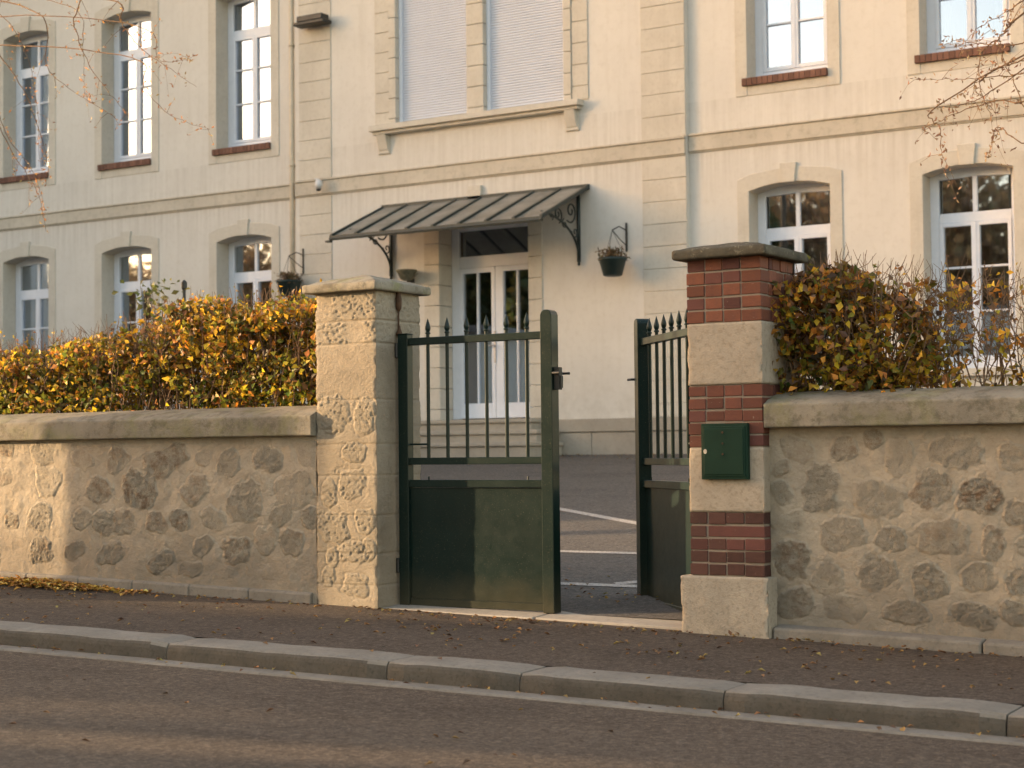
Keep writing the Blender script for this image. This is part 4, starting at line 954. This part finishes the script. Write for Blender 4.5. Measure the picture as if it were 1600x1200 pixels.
# ================================================================== FALLEN LEAVES
def litter(P, size, seed, name, pal=None):
    n = len(P); V, Fc, c = leaves(n, P, size, pick(n, pal or [(.34, .20, .06), (.28, .14, .05), (.18, .09, .04), (.34, .26, .08), (.12, .07, .04)], [3, 3, 3, 2, 2]), nrm=((0, 0, 1), .8), aspect=.6, curl=.35, flat=.12)
    return arrmesh(name, V, [Fc], 'litter', tint=c)
P = []
def pz(x, y): return float(zw(x)-.045+.036*min(max((y-7)/1.4, 0), 1.1))
for i in range(560):
    x = random.uniform(-9.8, -1.2); y = random.triangular(yk(x)+.02, 8.36, 8.0); cl = vn(np.array([x*2.2]), np.array([y*3]), np.array([0.]), 3)[0]
    if cl < .42 and random.random() < .8: continue
    P.append((x, y, pz(x, y)+.010))
for i in range(210): x = random.gauss(-5.7, 1.6); P.append((x, 8.36-abs(random.gauss(0, .10)), pz(x, 8.3)+.012))
for i in range(60): x = random.uniform(-3.6, -1.4); P.append((x, 8.35-abs(random.gauss(0, .07)), pz(x, 8.3)+.012))
for i in range(110):
    x = random.uniform(-9, -1.2); P.append((x, yk(x)-.02-abs(random.gauss(0, .06)), float(ROADZ(x, 0))+.024))
for i in range(80): x = random.uniform(-8, -1); y = random.uniform(3.8, 6.5); P.append((x, y, float(ROADZ(x, y))+.06*float(sst(6.4, 2, y))+.012))
for i in range(200): x = random.uniform(-7.5, -3.6); y = 8.97+abs(random.gauss(0, .5)); P.append((x, y, YZ(y)+.02))
for i in range(160): x = random.uniform(-12.5, -9.9); y = 19.75-abs(random.gauss(0, .35)); P.append((x, y, YZ(y)+.02))
props(litter(np.array(P), .032, 1, 'fallen_leaves'), 'scattered dry leaves on the pavement, road and yard', 'leaves', kind='stuff')
n = 1500; x = RNG.normal(-9.0, .40, n); y = 8.33-np.abs(RNG.normal(0, .10, n)); k = np.exp(-((x+9.0)/.5)**2)
P = np.stack([x, y, zw(x)-.012+.012+RNG.random(n)*.035*k], 1)
props(litter(P, .045, 2, 'leaf_heap', [(.66, .42, .09), (.60, .30, .06), (.40, .20, .06), (.70, .52, .14), (.24, .13, .05)]), 'drift of yellow leaves along the foot of the left wall', 'leaves', kind='stuff')  # yellow leaves with a brightened palette that stands in for golden sunlight

# ================================================================== ACROSS THE STREET AND TO THE LEFT (behind or beside the camera)
def big_tree(name, label, x, y, h, cr, cz, n, size, pal, wts, seed, base=0, group=None, src=None, squash=1):
    if src is not None:
        t = src.copy(); COL.objects.link(t); t.location = (x, y, zw(x)); t.rotation_euler = (0, 0, seed); t['label'] = label
        for ch in src.children: c = ch.copy(); COL.objects.link(c); c.parent = t
        return t
    t = empty(name, (x, y, zw(x)), label, 'tree', group); rg = np.random.default_rng(seed); o = Vector(t.location)
    b = MB(); b.tube([o, o+Vector((.1, 0, h*.3)), o+Vector((-.1, .1, h*.6)), o+Vector((0, 0, h*.9))], [.22, .18, .12, .03], 10)
    C_ = [];
    for i in range(14):
        a = rg.uniform(0, 6.28); z = cz+rg.uniform(-.68, .68)*(h-cz); rr = cr*rg.uniform(.3, .75)
        p = o+Vector((0, 0, max(cz*.5, z*.7))); q = o+Vector((rr*math.cos(a), rr*math.sin(a), z)); C_.append(q); b.tube([p, p.lerp(q, .5)+Vector((0, 0, .3)), q], [.08, .05, .015], 6)
    b.build('trunk', 'bark', t, smooth=True)
    C_ = np.array([tuple(q) for q in C_]+[(o.x, o.y, o.z+cz)]*3); k = rg.integers(0, len(C_), n)
    d = rg.normal(size=(n, 3)); d /= np.linalg.norm(d, axis=1)[:, None]
    P = C_[k]+d*(rg.random((n, 1))**.5)*cr*.45*np.array([1, 1, .8]); P[:, 1] = o.y+(P[:, 1]-o.y)*squash; P = P[P[:, 2] > o.z+base]; n = len(P)
    V, Fc, c = leaves(n, P, size, pick(n, pal, wts), aspect=.8); arrmesh('crown', V, [Fc], 'leaf', t, org=tuple(t.location), tint=c); return t
# unseen garage block, added so its roof edge shades road and pavement
t = empty('shade_garage', (-49, -6.5, zw(-49)), 'added unseen garage block that shades the road and pavement', 'building')
b = MB(); b.box(-62, -37.2, -10, -3.4, -.5, 4.95); b.build('wall', 'plaster', t)
b = MB(); b.box(-62.2, -37.05, -10.2, -3.3, 4.96, 5.13); b.build('roof', 'roof_zinc', t)
for i in range(7):
    b = MB(); b.box(-60.5+3.4*i, -58.1+3.4*i, -3.39, -3.36, zw(-55), 3.3); b.build('shade_garage_door', 'white_frame', t)
t = empty('shade_wall', (-28, -3.7, zw(-28)), 'added unseen wall across the street that holds back low sun', 'wall')  # unseen wall added to hold back low sun beneath the tree crowns
b = MB(); b.box(-36.9, -12, -3.9, -3.6, -.5, 3.42); b.build('wall', 'plaster', t); b = MB(); b.box(-36.95, -12, -3.95, -3.55, 3.425, 3.5); b.build('coping', 'coping_concrete', t)
t = empty('shade_block', (-21, -5.2, zw(-21)), 'added unseen block behind the wall that keeps sun off the road', 'building')  # block added out of view to cut the sun off part of the road
b = MB(); b.box(-28.4, -13, -6.6, -4.05, -.3, 4.5); b.build('wall', 'plaster', t); b = MB(); b.box(-28.5, -12.9, -6.7, -4.0, 4.502, 4.62); b.build('roof', 'roof_zinc', t)
PE = [(.05, .07, .025), (.08, .09, .03), (.12, .10, .03)]
s0 = big_tree('shade_tree', 'added flat sun-screening tree across the road, farthest down the street', -28.9, -2.4, 8.4, 3.2, 5.6, 19000, .30, PE, [2, 2, 1], 31, base=3.35, squash=.3, group='added sun-screening trees across the street')  # unseen trees added as sun screens, crowns flattened to shape the shade
big_tree('shade_tree', 'added flat sun-screening tree across the road between its two neighbours', -25.2, -2.4, 0, 0, 0, 0, 0, 0, 0, 1.3, src=s0)
big_tree('shade_tree', 'added flat sun-screening tree across the road nearest the camera', -21.4, -2.4, 0, 0, 0, 0, 0, 0, 0, 2.9, src=s0)
PA = [(.42, .26, .13), (.34, .22, .11), (.45, .32, .16), (.27, .18, .10)]
big_tree('shade_column', 'added unseen column of foliage that shades the brick pillar', -33.5, -2.6, 9.0, .62, 4.6, 11000, .22, PE, [2, 2, 1], 77, base=.5)  # unseen foliage column added to keep sun off the brick pillar
a0 = big_tree('autumn_tree', 'brown autumn tree behind the added wall, first along the street', -16, -9, 10.5, 3.9, 6.2, 7500, .26, PA, [2, 2, 1, 2], 51, base=1.5, group='brown trees across the street')
for i, (x, y, r_) in enumerate(((-22, -12, 1.), (-29, -10.5, 2.), (-35, -13, 3.), (-41, -14, 4.), (-47, -16, 5.), (-12, -13, 5.6), (-52, -18, .5), (-58, -20, 1.5), (-65, -22, 2.5), (-25, -15, 3.5), (-19, -14, 4.5))):
    big_tree('', 'brown autumn tree behind the added wall, number %s along the street' % ('second', 'third', 'fourth', 'fifth', 'sixth', 'seventh', 'eighth', 'ninth', 'tenth', 'eleventh', 'last')[i], x, y, 0, 0, 0, 0, 0, 0, 0, r_, src=a0)
# cabinet-shaped block added out of view to shade the left garden wall
t = empty('shade_cabinet', (-12.5, 6.65, zw(-12.5)), 'added unseen cabinet-shaped block that shades the left garden wall', 'cabinet')
b = MB(); b.box(-12.80, -12.19, 6.35, 6.96, .0, 2.03); b.build('case', 'pot_green', t, bevel=.02); b = MB(); b.box(-12.81, -12.18, 6.34, 6.97, 2.032, 2.07); b.build('roof', 'pot_green', t, bevel=.01)
# unseen blocks added to keep sun off the yard and the school front
t = empty('shade_shelter', (-21.5, 12.5, .3), 'added unseen low block that keeps sun off the yard', 'shelter')
b = MB(); b.box(-26, -17, 9.4, 14.4, -.2, 3.1); b.build('wall', 'plaster', t)
b = MB(); b.box(-26.2, -16.8, 9.2, 14.6, 3.102, 3.22); b.build('roof', 'roof_zinc', t)
t = empty('shade_house', (-40, 15, .7), 'added unseen tall house block that keeps sun off the school front', 'building')
b = MB(); b.box(-47, -34, 8.9, 21, -.2, 15); b.build('wall', 'plaster', t)
b = MB(); b.add([(-47.3, 8.6, 15.01), (-33.7, 8.6, 15.01), (-33.7, 21.3, 15.01), (-47.3, 21.3, 15.01), (-47.3, 15, 18.5), (-33.7, 15, 18.5)], [(3, 2, 1, 0), (0, 1, 5, 4), (2, 3, 4, 5), (1, 2, 5), (3, 0, 4)]); b.build('roof', 'roof_tile', t)
